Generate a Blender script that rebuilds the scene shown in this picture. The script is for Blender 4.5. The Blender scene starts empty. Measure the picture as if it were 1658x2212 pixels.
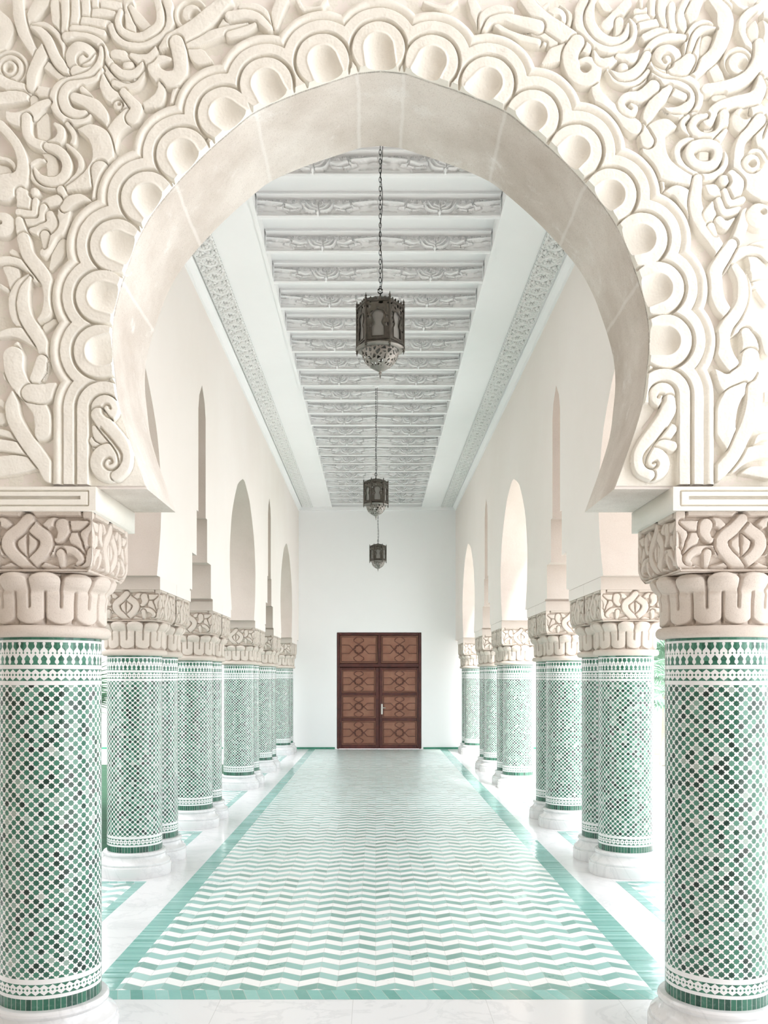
import bpy, math, random
import numpy as np
from mathutils import Vector, Matrix
from mathutils.geometry import tessellate_polygon

random.seed(7)
S = 1.7                      # metres per unit; the camera stands one unit above the floor
F = 1950.0                   # focal length in photo pixels
VX, VY = 811.0, 1461.0       # vanishing point
SC = bpy.context.scene
COL = SC.collection
PI = math.pi

# ------------------------------------------------------------------ mesh helpers
def link(o, parent=None):
    COL.objects.link(o)
    if parent is not None:
        o.parent = parent
    return o

def mesh(name, verts, faces, mats=None, parent=None, smooth=False, mi=None, loc=None):
    me = bpy.data.meshes.new(name)
    v = np.asarray(verts, dtype=np.float64) * S
    me.from_pydata(v.tolist(), [], [list(f) for f in faces])
    for m in (mats if isinstance(mats, (list, tuple)) else [mats]):
        if m is not None:
            me.materials.append(m)
    if mi is not None:
        me.polygons.foreach_set('material_index', np.asarray(mi, dtype=np.int32))
    if smooth:
        me.polygons.foreach_set('use_smooth', np.ones(len(me.polygons), dtype=bool))
    me.update()
    o = bpy.data.objects.new(name, me)
    if loc is not None:
        o.location = Vector(loc) * S
    return link(o, parent)

def quads_mesh(name, verts, quads, mats=None, parent=None, smooth=True, loc=None):
    """fast path: verts (n,3), quads (m,4)"""
    me = bpy.data.meshes.new(name)
    v = (np.asarray(verts, dtype=np.float32) * S).ravel()
    q = np.asarray(quads, dtype=np.int32)
    me.vertices.add(len(v) // 3)
    me.vertices.foreach_set('co', v)
    me.loops.add(q.size)
    me.loops.foreach_set('vertex_index', q.ravel())
    me.polygons.add(len(q))
    me.polygons.foreach_set('loop_start', np.arange(0, q.size, 4, dtype=np.int32))
    me.polygons.foreach_set('loop_total', np.full(len(q), 4, dtype=np.int32))
    if smooth:
        me.polygons.foreach_set('use_smooth', np.ones(len(q), dtype=bool))
    me.update(calc_edges=True)
    me.validate()
    for m in (mats if isinstance(mats, (list, tuple)) else [mats]):
        if m is not None:
            me.materials.append(m)
    o = bpy.data.objects.new(name, me)
    if loc is not None:
        o.location = Vector(loc) * S
    return link(o, parent)

class MB:
    """collects shapes for ONE mesh"""
    def __init__(s):
        s.v = []; s.f = []
    def add(s, verts, faces):
        b = len(s.v)
        s.v += [tuple(p) for p in verts]
        s.f += [tuple(i + b for i in f) for f in faces]
        return s
    def box(s, x0, x1, y0, y1, z0, z1, c=0.0):
        if c <= 0:
            v = [(x, y, z) for x in (x0, x1) for y in (y0, y1) for z in (z0, z1)]
            return s.add(v, [(0, 1, 3, 2), (4, 6, 7, 5), (0, 4, 5, 1), (2, 3, 7, 6), (0, 2, 6, 4), (1, 5, 7, 3)])
        # chamfered box
        v = []; idx = {}
        for ix, x in enumerate((x0, x1)):
            for iy, y in enumerate((y0, y1)):
                for iz, z in enumerate((z0, z1)):
                    sx, sy, sz = (1 if ix == 0 else -1), (1 if iy == 0 else -1), (1 if iz == 0 else -1)
                    for a in range(3):
                        p = [x + sx * c, y + sy * c, z + sz * c]
                        p[a] = (x, y, z)[a]
                        idx[(ix, iy, iz, a)] = len(v); v.append(tuple(p))
        f = []
        for a in range(3):
            b, d = [k for k in range(3) if k != a]
            for side in (0, 1):
                q = []
                for (i, j) in ((0, 0), (1, 0), (1, 1), (0, 1)):
                    k = [0, 0, 0]; k[a] = side; k[b] = i; k[d] = j
                    q.append(idx[(k[0], k[1], k[2], a)])
                f.append(tuple(q))
            for i in (0, 1):
                for j in (0, 1):
                    k0 = [0, 0, 0]; k1 = [0, 0, 0]
                    k0[a] = 0; k1[a] = 1; k0[b] = k1[b] = i; k0[d] = k1[d] = j
                    f.append((idx[(*k0, b)], idx[(*k1, b)], idx[(*k1, d)], idx[(*k0, d)]))
        for ix in (0, 1):
            for iy in (0, 1):
                for iz in (0, 1):
                    f.append(tuple(idx[(ix, iy, iz, a)] for a in range(3)))
        return s.add(v, f)
    def tube(s, pts, r, n=8, cap=True):
        pts = [Vector(p) for p in pts]
        rs = r if isinstance(r, (list, tuple)) else [r] * len(pts)
        v = []; up = None
        for i, p in enumerate(pts):
            t = (pts[min(i + 1, len(pts) - 1)] - pts[max(i - 1, 0)]).normalized()
            if up is None:
                up = Vector((0, 0, 1)) if abs(t.z) < .9 else Vector((1, 0, 0))
            a = t.cross(up).normalized(); b = t.cross(a).normalized(); up = -b if False else up
            for k in range(n):
                an = 2 * PI * k / n
                q = p + (a * math.cos(an) + b * math.sin(an)) * rs[i]
                v.append(tuple(q))
        f = []
        for i in range(len(pts) - 1):
            for k in range(n):
                k2 = (k + 1) % n
                f.append((i * n + k, i * n + k2, (i + 1) * n + k2, (i + 1) * n + k))
        if cap:
            f.append(tuple(range(n - 1, -1, -1)))
            f.append(tuple(range((len(pts) - 1) * n, len(pts) * n)))
        return s.add(v, f)
    def lathe(s, prof, n=32, cx=0, cy=0, a0=0.0):
        v = []; f = []
        for (r, z) in prof:
            for k in range(n):
                an = a0 + 2 * PI * k / n
                v.append((cx + r * math.cos(an), cy + r * math.sin(an), z))
        for i in range(len(prof) - 1):
            for k in range(n):
                k2 = (k + 1) % n
                f.append((i * n + k, i * n + k2, (i + 1) * n + k2, (i + 1) * n + k))
        f.append(tuple(range(n - 1, -1, -1)))
        f.append(tuple(range((len(prof) - 1) * n, len(prof) * n)))
        return s.add(v, f)
    def bar(s, p, q, w, d, nrm=(0, -1, 0)):
        """rectangular bar from p to q lying on a plane with normal nrm, rising d"""
        p = Vector(p); q = Vector(q); nrm = Vector(nrm).normalized()
        t = (q - p).normalized(); a = t.cross(nrm).normalized() * (w / 2)
        p = p - t * (w * .3); q = q + t * (w * .3)
        b = nrm * d; e = a * .55
        v = [p - a, p + a, q + a, q - a, p - e + b, p + e + b, q + e + b, q - e + b]
        return s.add([tuple(x) for x in v], [(0, 3, 2, 1), (4, 5, 6, 7), (0, 1, 5, 4), (1, 2, 6, 5), (2, 3, 7, 6), (3, 0, 4, 7)])
    def build(s, name, mats=None, parent=None, smooth=False, loc=None):
        return mesh(name, s.v, s.f, mats, parent, smooth, loc=loc)

def smooth_by_angle(o, deg=35):
    me = o.data
    me.polygons.foreach_set('use_smooth', np.ones(len(me.polygons), dtype=bool))
    try:
        me.set_sharp_from_angle(angle=math.radians(deg))
    except Exception:
        pass
    return o

def extrude_poly(pts, axis, a, b):
    """closed 2D polygon -> verts, faces(front, back, sides) ; axis 'y': pts=(x,z) ; axis 'x': pts=(y,z)"""
    n = len(pts)
    def P(p, d):
        return (p[0], d, p[1]) if axis == 'y' else (d, p[0], p[1])
    v = [P(p, a) for p in pts] + [P(p, b) for p in pts]
    tris = tessellate_polygon([[Vector((p[0], p[1], 0)) for p in pts]])
    f = [tuple(t) for t in tris] + [tuple(i + n for i in reversed(t)) for t in tris]
    nf = len(f)
    for i in range(n):
        j = (i + 1) % n
        f.append((i, j, j + n, i + n))
    return v, f, nf

def fix_normals(o):
    import bmesh
    bm = bmesh.new(); bm.from_mesh(o.data)
    bmesh.ops.remove_doubles(bm, verts=bm.verts, dist=1e-6)
    bmesh.ops.recalc_face_normals(bm, faces=bm.faces)
    bm.to_mesh(o.data); bm.free(); o.data.update()
    return o

def empty(name, loc=(0, 0, 0), rz=0.0):
    o = bpy.data.objects.new(name, None)
    o.empty_display_size = .1
    o.location = Vector(loc) * S
    o.rotation_euler = (0, 0, rz)
    return link(o)

def tag(o, label=None, cat=None, group=None, kind=None):
    if label: o['label'] = label
    if cat: o['category'] = cat
    if group: o['group'] = group
    if kind or cat: o['kind'] = kind or 'thing'
    return o

def copy_tree(o, parent=None):
    c = o.copy(); COL.objects.link(c); c.parent = parent
    for ch in list(o.children):
        copy_tree(ch, c)
    return c

# ------------------------------------------------------------------ carved relief (height field from strokes)
def catmull(pts, n=5, closed=False):
    p = np.asarray(pts, dtype=float)
    if len(p) < 3:
        return p, np.linspace(0, 1, len(p))
    out = []; tt = []
    m = len(p)
    segs = m if closed else m - 1
    for i in range(segs):
        if closed:
            p0, p1, p2, p3 = p[(i - 1) % m], p[i], p[(i + 1) % m], p[(i + 2) % m]
        else:
            p1, p2 = p[i], p[i + 1]
            p0 = p[i - 1] if i > 0 else 2 * p1 - p2
            p3 = p[i + 2] if i + 2 < m else 2 * p2 - p1
        for k in range(n):
            t = k / n
            out.append(.5 * (2 * p1 + (p2 - p0) * t + (2 * p0 - 5 * p1 + 4 * p2 - p3) * t * t + (3 * p1 - p0 - 3 * p2 + p3) * t ** 3))
            tt.append((i + t) / segs)
    out.append(p[0] if closed else p[-1]); tt.append(1.0)
    return np.array(out), np.array(tt)

class Relief:
    def __init__(s, x0, x1, y0, y1, step, wall=3.0, gap=3.5):
        s.x0, s.y0, s.step = x0, y0, step
        s.nx = int(round((x1 - x0) / step)) + 1
        s.ny = int(round((y1 - y0) / step)) + 1
        s.xs = x0 + step * np.arange(s.nx)
        s.ys = y0 + step * np.arange(s.ny)
        s.H = np.zeros((s.ny, s.nx), dtype=np.float64)
        s.wall, s.gap = wall, gap
        s.cut = .3
    def win(s, xa, xb, ya, yb):
        i0 = max(0, int((xa - s.x0) / s.step)); i1 = min(s.nx, int((xb - s.x0) / s.step) + 2)
        j0 = max(0, int((ya - s.y0) / s.step)); j1 = min(s.ny, int((yb - s.y0) / s.step) + 2)
        if i1 <= i0 or j1 <= j0:
            return None
        X, Y = np.meshgrid(s.xs[i0:i1], s.ys[j0:j1])
        return (slice(j0, j1), slice(i0, i1)), X, Y
    def sd(s, pts, w, margin, closed=False):
        p, t = catmull(pts, closed=closed)
        w = np.atleast_1d(np.asarray(w, dtype=float))
        if closed and len(w) > 1:
            w = np.append(w, w[0])
        hw = np.interp(t, np.linspace(0, 1, len(w)), w) / 2 if len(w) > 1 else np.full(len(t), w[0] / 2)
        m = hw.max() + margin
        W = s.win(p[:, 0].min() - m, p[:, 0].max() + m, p[:, 1].min() - m, p[:, 1].max() + m)
        if W is None:
            return None
        sl, X, Y = W
        D = np.full(X.shape, 1e9)
        for i in range(len(p) - 1):
            ax, ay = p[i]; dx, dy = p[i + 1] - p[i]
            L = dx * dx + dy * dy
            if L < 1e-12:
                continue
            u = np.clip(((X - ax) * dx + (Y - ay) * dy) / L, 0, 1)
            d = np.hypot(X - ax - u * dx, Y - ay - u * dy) - (hw[i] + u * (hw[i + 1] - hw[i]))
            np.minimum(D, d, out=D)
        return sl, D, hw.max()
    def put(s, sl, D, hw, lvl, dome=.16):
        H = s.H[sl]
        e = np.clip(-D / s.wall, 0, 1); e = e * e * (3 - 2 * e)
        q = np.clip(-D / max(hw, 1e-6), 0, 1)
        prof = lvl * (1 - dome + dome * np.sqrt(q * (2 - q)))
        fl = np.minimum(H, .3 * lvl)
        ins = fl + (prof - fl) * e
        g = np.clip(D / s.gap, 0, 1)
        out = H * (s.cut + (1 - s.cut) * g)
        s.H[sl] = np.where(D < 0, ins, out)
    def stroke(s, pts, w, lvl=1.0, dome=.16, closed=False):
        r = s.sd(pts, w, s.gap + 1, closed)
        if r: s.put(*r, lvl, dome)
    def groove(s, pts, w, depth=.55):
        r = s.sd(pts, w * 2, 1)
        if r:
            sl, D, hw = r
            q = np.clip(-D / hw, 0, 1)
            s.H[sl] -= depth * q * q * (3 - 2 * q)
            s.H[sl] = np.maximum(s.H[sl], -.1)
    def disc(s, cx, cy, r, lvl=1.0, dome=.3):
        W = s.win(cx - r - s.gap, cx + r + s.gap, cy - r - s.gap, cy + r + s.gap)
        if W:
            sl, X, Y = W
            s.put(sl, np.hypot(X - cx, Y - cy) - r, r, lvl, dome)
    def pit(s, cx, cy, r, depth=.7):
        W = s.win(cx - r, cx + r, cy - r, cy + r)
        if W:
            sl, X, Y = W
            q = np.clip(1 - np.hypot(X - cx, Y - cy) / r, 0, 1)
            s.H[sl] -= depth * np.clip(q * 2.2, 0, 1) ** .8
            s.H[sl] = np.maximum(s.H[sl], -.1)

def grid_quads(ny, nx, keep=None):
    i = np.arange(ny * nx).reshape(ny, nx)
    q = np.stack([i[:-1, :-1], i[1:, :-1], i[1:, 1:], i[:-1, 1:]], -1)
    if keep is not None:
        q = q[keep]
    return q.reshape(-1, 4)

# ------------------------------------------------------------------ node expressions
class E:
    def __init__(s, nt, sock): s.nt, s.k = nt, sock
    def _m(s, op, *a):
        n = s.nt.nodes.new('ShaderNodeMath'); n.operation = op
        for i, x in enumerate((s,) + a):
            if isinstance(x, E): s.nt.links.new(x.k, n.inputs[i])
            else: n.inputs[i].default_value = float(x)
        return E(s.nt, n.outputs[0])
    def __add__(s, o): return s._m('ADD', o)
    __radd__ = __add__
    def __sub__(s, o): return s._m('SUBTRACT', o)
    def __rsub__(s, o): return (s * -1.0) + o
    def __mul__(s, o): return s._m('MULTIPLY', o)
    __rmul__ = __mul__
    def __truediv__(s, o): return s._m('DIVIDE', o)
    def __lt__(s, o): return s._m('LESS_THAN', o)
    def __gt__(s, o): return s._m('GREATER_THAN', o)
    def abs(s): return s._m('ABSOLUTE')
    def floor(s): return s._m('FLOOR')
    def frac(s): return s._m('FRACT')
    def min(s, o): return s._m('MINIMUM', o)
    def max(s, o): return s._m('MAXIMUM', o)
    def mod(s, o): return s._m('FLOORED_MODULO', o)
    def sin(s): return s._m('SINE')
    def sel(s, a, b):      # s ? a : b
        return s * a + (1.0 - s) * b if isinstance(a, E) or isinstance(b, E) else s * (float(a) - float(b)) + float(b)
    def smooth(s, a, b):
        n = s.nt.nodes.new('ShaderNodeMapRange'); n.interpolation_type = 'SMOOTHSTEP'
        s.nt.links.new(s.k, n.inputs[0]); n.inputs[1].default_value = a; n.inputs[2].default_value = b
        return E(s.nt, n.outputs[0])

class Mat:
    def __init__(s, name, rough=.6, spec=.5):
        s.m = bpy.data.materials.new(name); s.m.use_nodes = True
        s.nt = s.m.node_tree
        s.b = s.nt.nodes['Principled BSDF']
        s.b.inputs['Roughness'].default_value = rough
        s.b.inputs['Specular IOR Level'].default_value = spec
    def node(s, t, **kw):
        n = s.nt.nodes.new(t)
        for k, v in kw.items():
            if k in n.inputs: n.inputs[k].default_value = v
            else: setattr(n, k, v)
        return n
    def coord(s, which='Object'):
        n = s.node('ShaderNodeTexCoord'); x = s.node('ShaderNodeSeparateXYZ')
        s.nt.links.new(n.outputs[which], x.inputs[0])
        return [E(s.nt, o) for o in x.outputs], n.outputs[which]
    def noise(s, vec, scale, detail=4, rough=.55, out='Fac', dist=0.0):
        n = s.node('ShaderNodeTexNoise'); n.inputs['Scale'].default_value = scale
        n.inputs['Detail'].default_value = detail; n.inputs['Roughness'].default_value = rough
        n.inputs['Distortion'].default_value = dist
        if vec is not None: s.nt.links.new(vec, n.inputs['Vector'])
        return E(s.nt, n.outputs[out])
    def rand(s, a, b, c=0.0, out='Value'):
        v = s.node('ShaderNodeCombineXYZ')
        for i, x in enumerate((a, b, c)):
            if isinstance(x, E): s.nt.links.new(x.k, v.inputs[i])
            else: v.inputs[i].default_value = float(x)
        n = s.node('ShaderNodeTexWhiteNoise'); n.noise_dimensions = '3D'
        s.nt.links.new(v.outputs[0], n.inputs['Vector'])
        return n.outputs['Color'] if out == 'Color' else E(s.nt, n.outputs['Value'])
    def ramp(s, fac, stops, const=False):
        n = s.node('ShaderNodeValToRGB'); r = n.color_ramp
        if const: r.interpolation = 'CONSTANT'
        while len(r.elements) < len(stops): r.elements.new(1.0)
        for e, (p, c) in zip(r.elements, stops):
            e.position = p; e.color = (*c, 1)
        s.nt.links.new(fac.k, n.inputs[0])
        return n.outputs[0]
    def mix(s, fac, a, b, mode='MIX'):
        n = s.node('ShaderNodeMix'); n.data_type = 'RGBA'; n.blend_type = mode
        for x, i in ((fac, 0), (a, 6), (b, 7)):
            if isinstance(x, E): s.nt.links.new(x.k, n.inputs[i])
            elif isinstance(x, bpy.types.NodeSocket): s.nt.links.new(x, n.inputs[i])
            elif isinstance(x, (tuple, list)): n.inputs[i].default_value = (*x, 1)
            else: n.inputs[i].default_value = x
        return n.outputs[2]
    def color(s, c):
        if isinstance(c, (tuple, list)): s.b.inputs['Base Color'].default_value = (*c, 1)
        else: s.nt.links.new(c, s.b.inputs['Base Color'])
        return s
    def set(s, name, e):
        if isinstance(e, E): s.nt.links.new(e.k, s.b.inputs[name])
        else: s.b.inputs[name].default_value = e
        return s
    def bump(s, h, strength=.3, dist=.01, into=None):
        n = s.node('ShaderNodeBump'); n.inputs['Strength'].default_value = strength
        n.inputs['Distance'].default_value = dist
        s.nt.links.new(h.k, n.inputs['Height'])
        s.nt.links.new(n.outputs[0], s.b.inputs['Normal'])
        s.bumpnode = n
        return s
# ------------------------------------------------------------------ front arch wall: measures
DF = 2.325                   # distance of the carved face
KF = F / DF                  # photo pixels per unit on that face
CXP = 822.0                  # arch axis, photo px
ARCH_CX = (CXP - VX) / KF
THICK = 0.36
REL = 0.026                  # depth of the carving
# half outline of the pointed horseshoe arch, px from the axis / px down
ARCH_HALF = [(0, 138), (51, 143), (112, 163), (190, 190), (271, 226), (316, 260), (370, 307), (416, 352), (461, 402),
             (502, 455), (531, 509), (548, 553), (569, 616), (583, 676), (586.5, 735), (581, 797), (572, 865), (547, 949), (510, 1052)]
_hp, _ = catmull(ARCH_HALF[1:], 4)
ARCH_R = [ARCH_HALF[0]] + [tuple(p) for p in _hp]           # dense right half, apex first
def arch_units(cx=0.0):
    """closed-top outline (left foot -> apex -> right foot) in units: (u, z)"""
    L = [(cx - x / KF, 1 + (VY - y) / KF) for x, y in ARCH_R[::-1]]
    R = [(cx + x / KF, 1 + (VY - y) / KF) for x, y in ARCH_R[1:]]
    return L + R
FOOT_Z = 1 + (VY - 1052) / KF

TILE = {'L0': (0, 0), 'L1': (0, 260), 'L2': (0, 520), 'L3': (0, 780), 'L4': (250, 0), 'L5': (500, 0),
        'R0': (1378, 0), 'R1': (1378, 260), 'R2': (1378, 520), 'R3': (1378, 780), 'R4': (1128, 0), 'R5': (878, 0)}
TS = 280 / 1658.0
CARVE = [
 # ---- left
 ('L0', 's', [(-60,150),(40,330),(-20,560)], [120,220,150], .75),
 ('L0', 's', [(560,-40),(440,100),(340,290)], [170,150,90], .8),
 ('L0', 's', [(215,-40),(235,200),(290,400),(360,540),(450,690)], [130,140,130,110,90], .9),
 ('L0', 'd', 110, 840, 245, .8), ('L0', 'r', 110, 845, 185, 22), ('L0', 'r', 105, 845, 105, 20), ('L0', 'p', 100, 850, 60, .6),
 ('L0', 's', [(-30,1000),(100,1065),(250,1110),(420,1140),(660,1165)], [130,130,130,130,110], .85),
 ('L0', 's', [(-30,1240),(120,1220),(260,1215),(350,1225)], [140,150,120,60], .8),
 ('L0', 's', [(560,790),(690,890),(820,1010)], [90,110,100], .75),
 ('L0', 's', [(550,555),(525,680),(445,830),(400,960),(390,1090)], [60,150,130,130,110], .95),
 ('L0', 's', [(410,1230),(420,1330)], [90,90], .6),
 ('L0', 's', [(690,-20),(690,60),(705,180),(705,260),(745,370)], [90,110,110,90,20], .9),
 ('L0', 's', [(400,300),(540,290),(650,345),(735,435),(790,560),(805,720)], [50,60,60,60,45,20], .85),
 ('L0', 's', [(395,335),(505,385),(590,480),(650,610),(720,750),(830,865),(970,915)], [40,90,115,115,120,120,60], 1.0),
 ('L0', 's', [(825,-20),(837,200),(830,420)], [105,105,100], 1.0),
 ('L0', 's', [(1280,40),(1410,45),(1550,55)], [110,110,100], .8),
 ('L0', 's', [(1205,-20),(1205,130)], [90,90], .9), ('L0', 's', [(1190,150),(1310,150),(1450,165)], [100,100,70], .9),
 ('L0', 's', [(1085,-20),(1090,130),(1070,240)], [110,105,90], .95), ('L0', 's', [(1060,260),(1220,275),(1385,300)], [105,105,90], .95),
 ('L0', 's', [(955,-20),(960,180),(930,340)], [100,105,90], 1.0), ('L0', 's', [(930,365),(1100,372),(1310,415)], [95,95,80], 1.0),
 ('L0', 's', [(1330,820),(1380,930),(1480,1025),(1680,1060)], [40,75,80,75], .8),
 ('L0', 's', [(830,450),(980,447),(1130,468),(1260,530),(1330,640),(1390,770),(1480,870),(1600,940),(1760,970)], [90,85,85,90,85,80,80,85,85], 1.0),
 ('L0', 'd', 1030, 705, 215, 1.0),
 ('L0', 's', [(960,900),(1080,890),(1190,810),(1235,700)], [120,150,120,60], 1.0, .1),
 ('L0', 'g', [(1105,712),(1060,678),(1000,705),(982,765),(1015,820),(1090,842),(1170,805),(1228,720),(1235,640),(1185,565),(1080,508),(960,490),(870,520)], 26),
 ('L0', 's', [(1285,600),(1285,720),(1240,840),(1130,940),(980,995),(850,1030),(745,1085),(690,1180),(675,1290),(720,1410),(820,1510),(950,1555),(1090,1530),(1160,1450)], [50,70,80,80,80,85,90,95,95,90,85,75,60,30], 1.0),
 ('L0', 's', [(1300,880),(1210,1000),(1050,1052),(900,1085),(825,1160),(805,1260),(840,1370),(930,1435),(1040,1440),(1120,1405)], [40,70,85,110,120,120,120,105,80,25], 1.0),
 ('L0', 's', [(1045,1130),(1120,1220),(1200,1320)], [70,95,90], .95),
 ('L0', 's', [(950,1235),(1080,1285),(1200,1350),(1300,1450),(1385,1620)], [110,130,160,135,30], 1.0),
 ('L0', 's', [(1310,950),(1330,1080),(1400,1200),(1510,1250),(1610,1330),(1640,1460)], [40,120,150,130,160,210], .95),
 ('L0', 'd', 1490, 1330, 66, .95), ('L0', 'g', [(1560,1345),(1545,1280),(1480,1275),(1440,1320)], 24),
 ('L0', 's', [(520,1470),(540,1700)], [150,150], .6),
 ('L0', 's', [(600,1300),(490,1360),(380,1450),(240,1510),(130,1490),(80,1430)], [90,130,150,170,120,50], .95),
 ('L1', 's', [(560,340),(610,420),(650,560),(660,720)], [120,130,135,135], .65),
 ('L1', 's', [(850,30),(930,150),(920,270),(840,310)], [60,65,65,40], .85),
 ('L1', 's', [(850,300),(930,370),(1010,470),(1025,590),(975,700),(870,785),(720,840),(570,830),(450,760),(380,660),(390,570),(470,500),(545,495)], [40,60,70,75,75,75,75,70,70,70,65,55,40], .9),
 ('L1', 's', [(330,-40),(340,160),(420,270),(560,315),(680,290),(760,220),(770,110),(700,40)], [120,110,110,115,115,110,95,50], 1.0),
 ('L1', 's', [(590,320),(710,360),(810,450),(850,570),(820,690),(720,765),(590,765),(490,710),(435,610)], [80,110,115,115,115,110,100,80,40], 1.0),
 ('L1', 's', [(-20,470),(90,490),(165,560),(185,640)], [50,55,50,30], .8), ('L1', 's', [(-30,600),(60,600),(130,650)], [110,80,30], .5),
 ('L1', 's', [(0,50),(110,170),(200,290),(260,430),(285,560),(270,690),(190,790),(40,850)], [110,110,110,120,130,160,230,300], 1.0),
 ('L1', 's', [(1640,-60),(1500,60),(1430,170),(1390,330)], [190,160,150,160], .95),
 ('L1', 's', [(1000,110),(1150,130),(1265,220),(1310,380),(1295,520),(1225,660),(1080,770),(850,860)], [30,160,230,235,230,230,170,50], 1.0),
 ('L1', 's', [(1270,620),(1245,850),(1215,1000),(1185,1090)], [200,110,100,80], .95),
 ('L1', 's', [(770,875),(800,1000),(815,1150),(790,1300),(740,1420),(650,1560),(550,1690)], [90,110,140,135,130,110,90], 1.0),
 ('L1', 's', [(820,1100),(900,1020),(1020,985),(1140,1010)], [110,130,100,30], .95),
 ('L1', 's', [(250,900),(300,980),(285,1080)], [100,180,150], .95), ('L1', 'd', 430, 910, 75, .95), ('L1', 'g', [(370,890),(375,940),(430,985),(500,960)], 20),
 ('L1', 's', [(525,1050),(620,1030),(710,1005)], [50,120,130], .85),
 ('L1', 's', [(445,1020),(420,1180),(230,1165)], [80,85,90], .9),
 ('L1', 's', [(545,1100),(500,1275),(270,1285)], [85,85,80], .9),
 ('L1', 's', [(630,1190),(650,1320),(530,1395),(390,1390)], [90,140,150,60], .9),
 ('L1', 's', [(560,1450),(560,1600)], [110,60], .8),
 ('L1', 'd', 20, 1320, 170, .95), ('L1', 'p', -5, 1300, 28, .6),
 ('L1', 's', [(235,1270),(275,1450),(310,1600),(350,1720)], [90,130,135,140], 1.0),
 ('L2', 's', [(620,330),(700,180),(790,10)], [50,130,120], .5),
 ('L2', 's', [(500,1170),(600,1040),(700,1000)], [40,110,60], .45),
 ('L2', 's', [(130,120),(250,175),(290,220)], [70,70,20], .7),
 ('L2', 's', [(120,330),(150,450),(125,600)], [180,150,50], .75),
 ('L2', 's', [(-20,560),(60,610),(110,670)], [60,60,20], .7),
 ('L2', 's', [(-20,245),(120,240),(260,280),(370,360),(450,480)], [90,90,90,90,90], .95),
 ('L2', 's', [(290,-30),(340,150),(430,280),(530,410),(590,520),(612,650),(610,800),(580,920),(490,1010)], [150,145,150,150,135,120,115,115,50], 1.0),
 ('L2', 's', [(345,430),(230,540),(165,680),(155,850),(195,1000),(275,1140)], [40,80,105,110,100,40], .85),
 ('L2', 's', [(-20,1190),(150,1160),(300,1190),(450,1270)], [70,110,140,150], .9),
 ('L2', 's', [(375,470),(305,620),(285,780),(315,950),(385,1080),(455,1190),(530,1320),(555,1460),(530,1590),(470,1720)], [50,110,140,150,155,150,140,120,130,140], 1.0),
 ('L2', 's', [(210,1300),(175,1440),(160,1600),(160,1700)], [40,170,220,230], .95),
 ('L3', 's', [(520,-20),(490,100),(430,230)], [130,140,120], .9),
 ('L3', 's', [(160,-60),(175,120),(245,280),(340,400),(425,520),(505,630),(540,760),(535,900),(460,990)], [230,215,200,185,170,180,190,180,50], 1.0),
 ('L3', 's', [(380,400),(530,410),(640,350),(700,270)], [200,220,150,20], .95),
 ('L3', 's', [(-20,510),(50,570)], [80,60], .7), ('L3', 'd', -10, 720, 90, .7),
 ('L3', 's', [(-20,900),(100,930),(185,1000)], [80,80,20], .8),
 ('L3', 's', [(-20,1065),(120,1085),(260,1115),(350,1160)], [130,130,120,100], .95),
 ('L3', 's', [(-20,1340),(150,1320),(300,1315),(440,1365)], [230,220,180,30], .85),
 ('L3', 's', [(150,395),(145,550),(165,720),(245,880),(345,1030),(455,1180),(560,1320),(640,1450)], [40,150,165,170,175,175,170,190], 1.0),
 # ---- upper left / centre
 ('L4', 's', [(-60,330),(0,470),(120,555),(280,565),(450,520),(600,410),(680,280),(690,130),(640,-30)], [90,85,80,80,85,95,100,105,110], .95),
 ('L4', 's', [(150,-20),(170,200),(185,420)], [120,115,110], .8), ('L4', 's', [(180,60),(290,220),(400,340)], [60,120,110], .75),
 ('L4', 's', [(55,130),(20,250),(60,370),(180,445),(320,455),(450,395),(550,300),(560,150),(520,-20)], [60,75,85,95,100,105,105,95,85], 1.0),
 ('L4', 'd', 955, 155, 230, .8), ('L4', 'r', 960, 150, 150, 40), ('L4', 'p', 1000, 170, 75, .7),
 ('L4', 's', [(1320,330),(1440,210),(1560,160),(1700,185)], [50,110,110,80], .8),
 ('L4', 's', [(1600,80),(1700,70)], [120,120], .7),
 ('L4', 's', [(830,535),(1000,505),(1200,440),(1400,375),(1680,320)], [140,130,120,105,90], .9),
 ('L4', 's', [(560,600),(700,505),(850,430),(1050,310),(1220,160),(1400,-20)], [50,160,175,190,180,150], 1.0),
 ('L4', 's', [(930,630),(1060,705),(1225,765)], [50,180,30], .85),
 ('L4', 's', [(750,960),(800,1060),(760,1200),(720,1340)], [120,120,110,90], .85),
 ('L4', 's', [(770,530),(810,680),(825,850),(790,960),(690,1000),(560,960),(480,870),(490,780),(590,745),(690,750)], [160,170,160,180,185,160,140,120,90,50], 1.0),
 ('L4', 'p', 655, 840, 62, .7),
 ('L4', 'd', 150, 820, 85, .9), ('L4', 's', [(-20,670),(80,690),(170,730)], [110,120,40], .85),
 ('L4', 's', [(195,690),(320,745),(430,720),(490,640),(500,570)], [60,125,110,80,20], .9),
 ('L4', 's', [(-30,1040),(110,1085),(250,1065),(330,960),(350,820)], [80,80,80,60,20], .8),
 ('L4', 's', [(-30,850),(70,930),(210,930),(300,860),(335,790)], [90,100,95,80,30], .95),
 ('L4', 's', [(545,1040),(570,1150),(510,1270),(330,1335)], [40,110,150,70], .85),
 ('L4', 's', [(90,1160),(190,1280),(260,1370),(210,1490)], [90,110,130,160], .95), ('L4', 'd', 15, 1325, 70, .9), ('L4', 'p', 30, 1310, 30, .5),
 ('L5', 's', [(840,-20),(900,90),(960,90),(1060,95),(1130,80),(1200,-20)], [60,55,60,60,55,60], .85),
 ('L5', 's', [(640,-30),(570,150),(555,330)], [150,130,60], .8),
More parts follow.
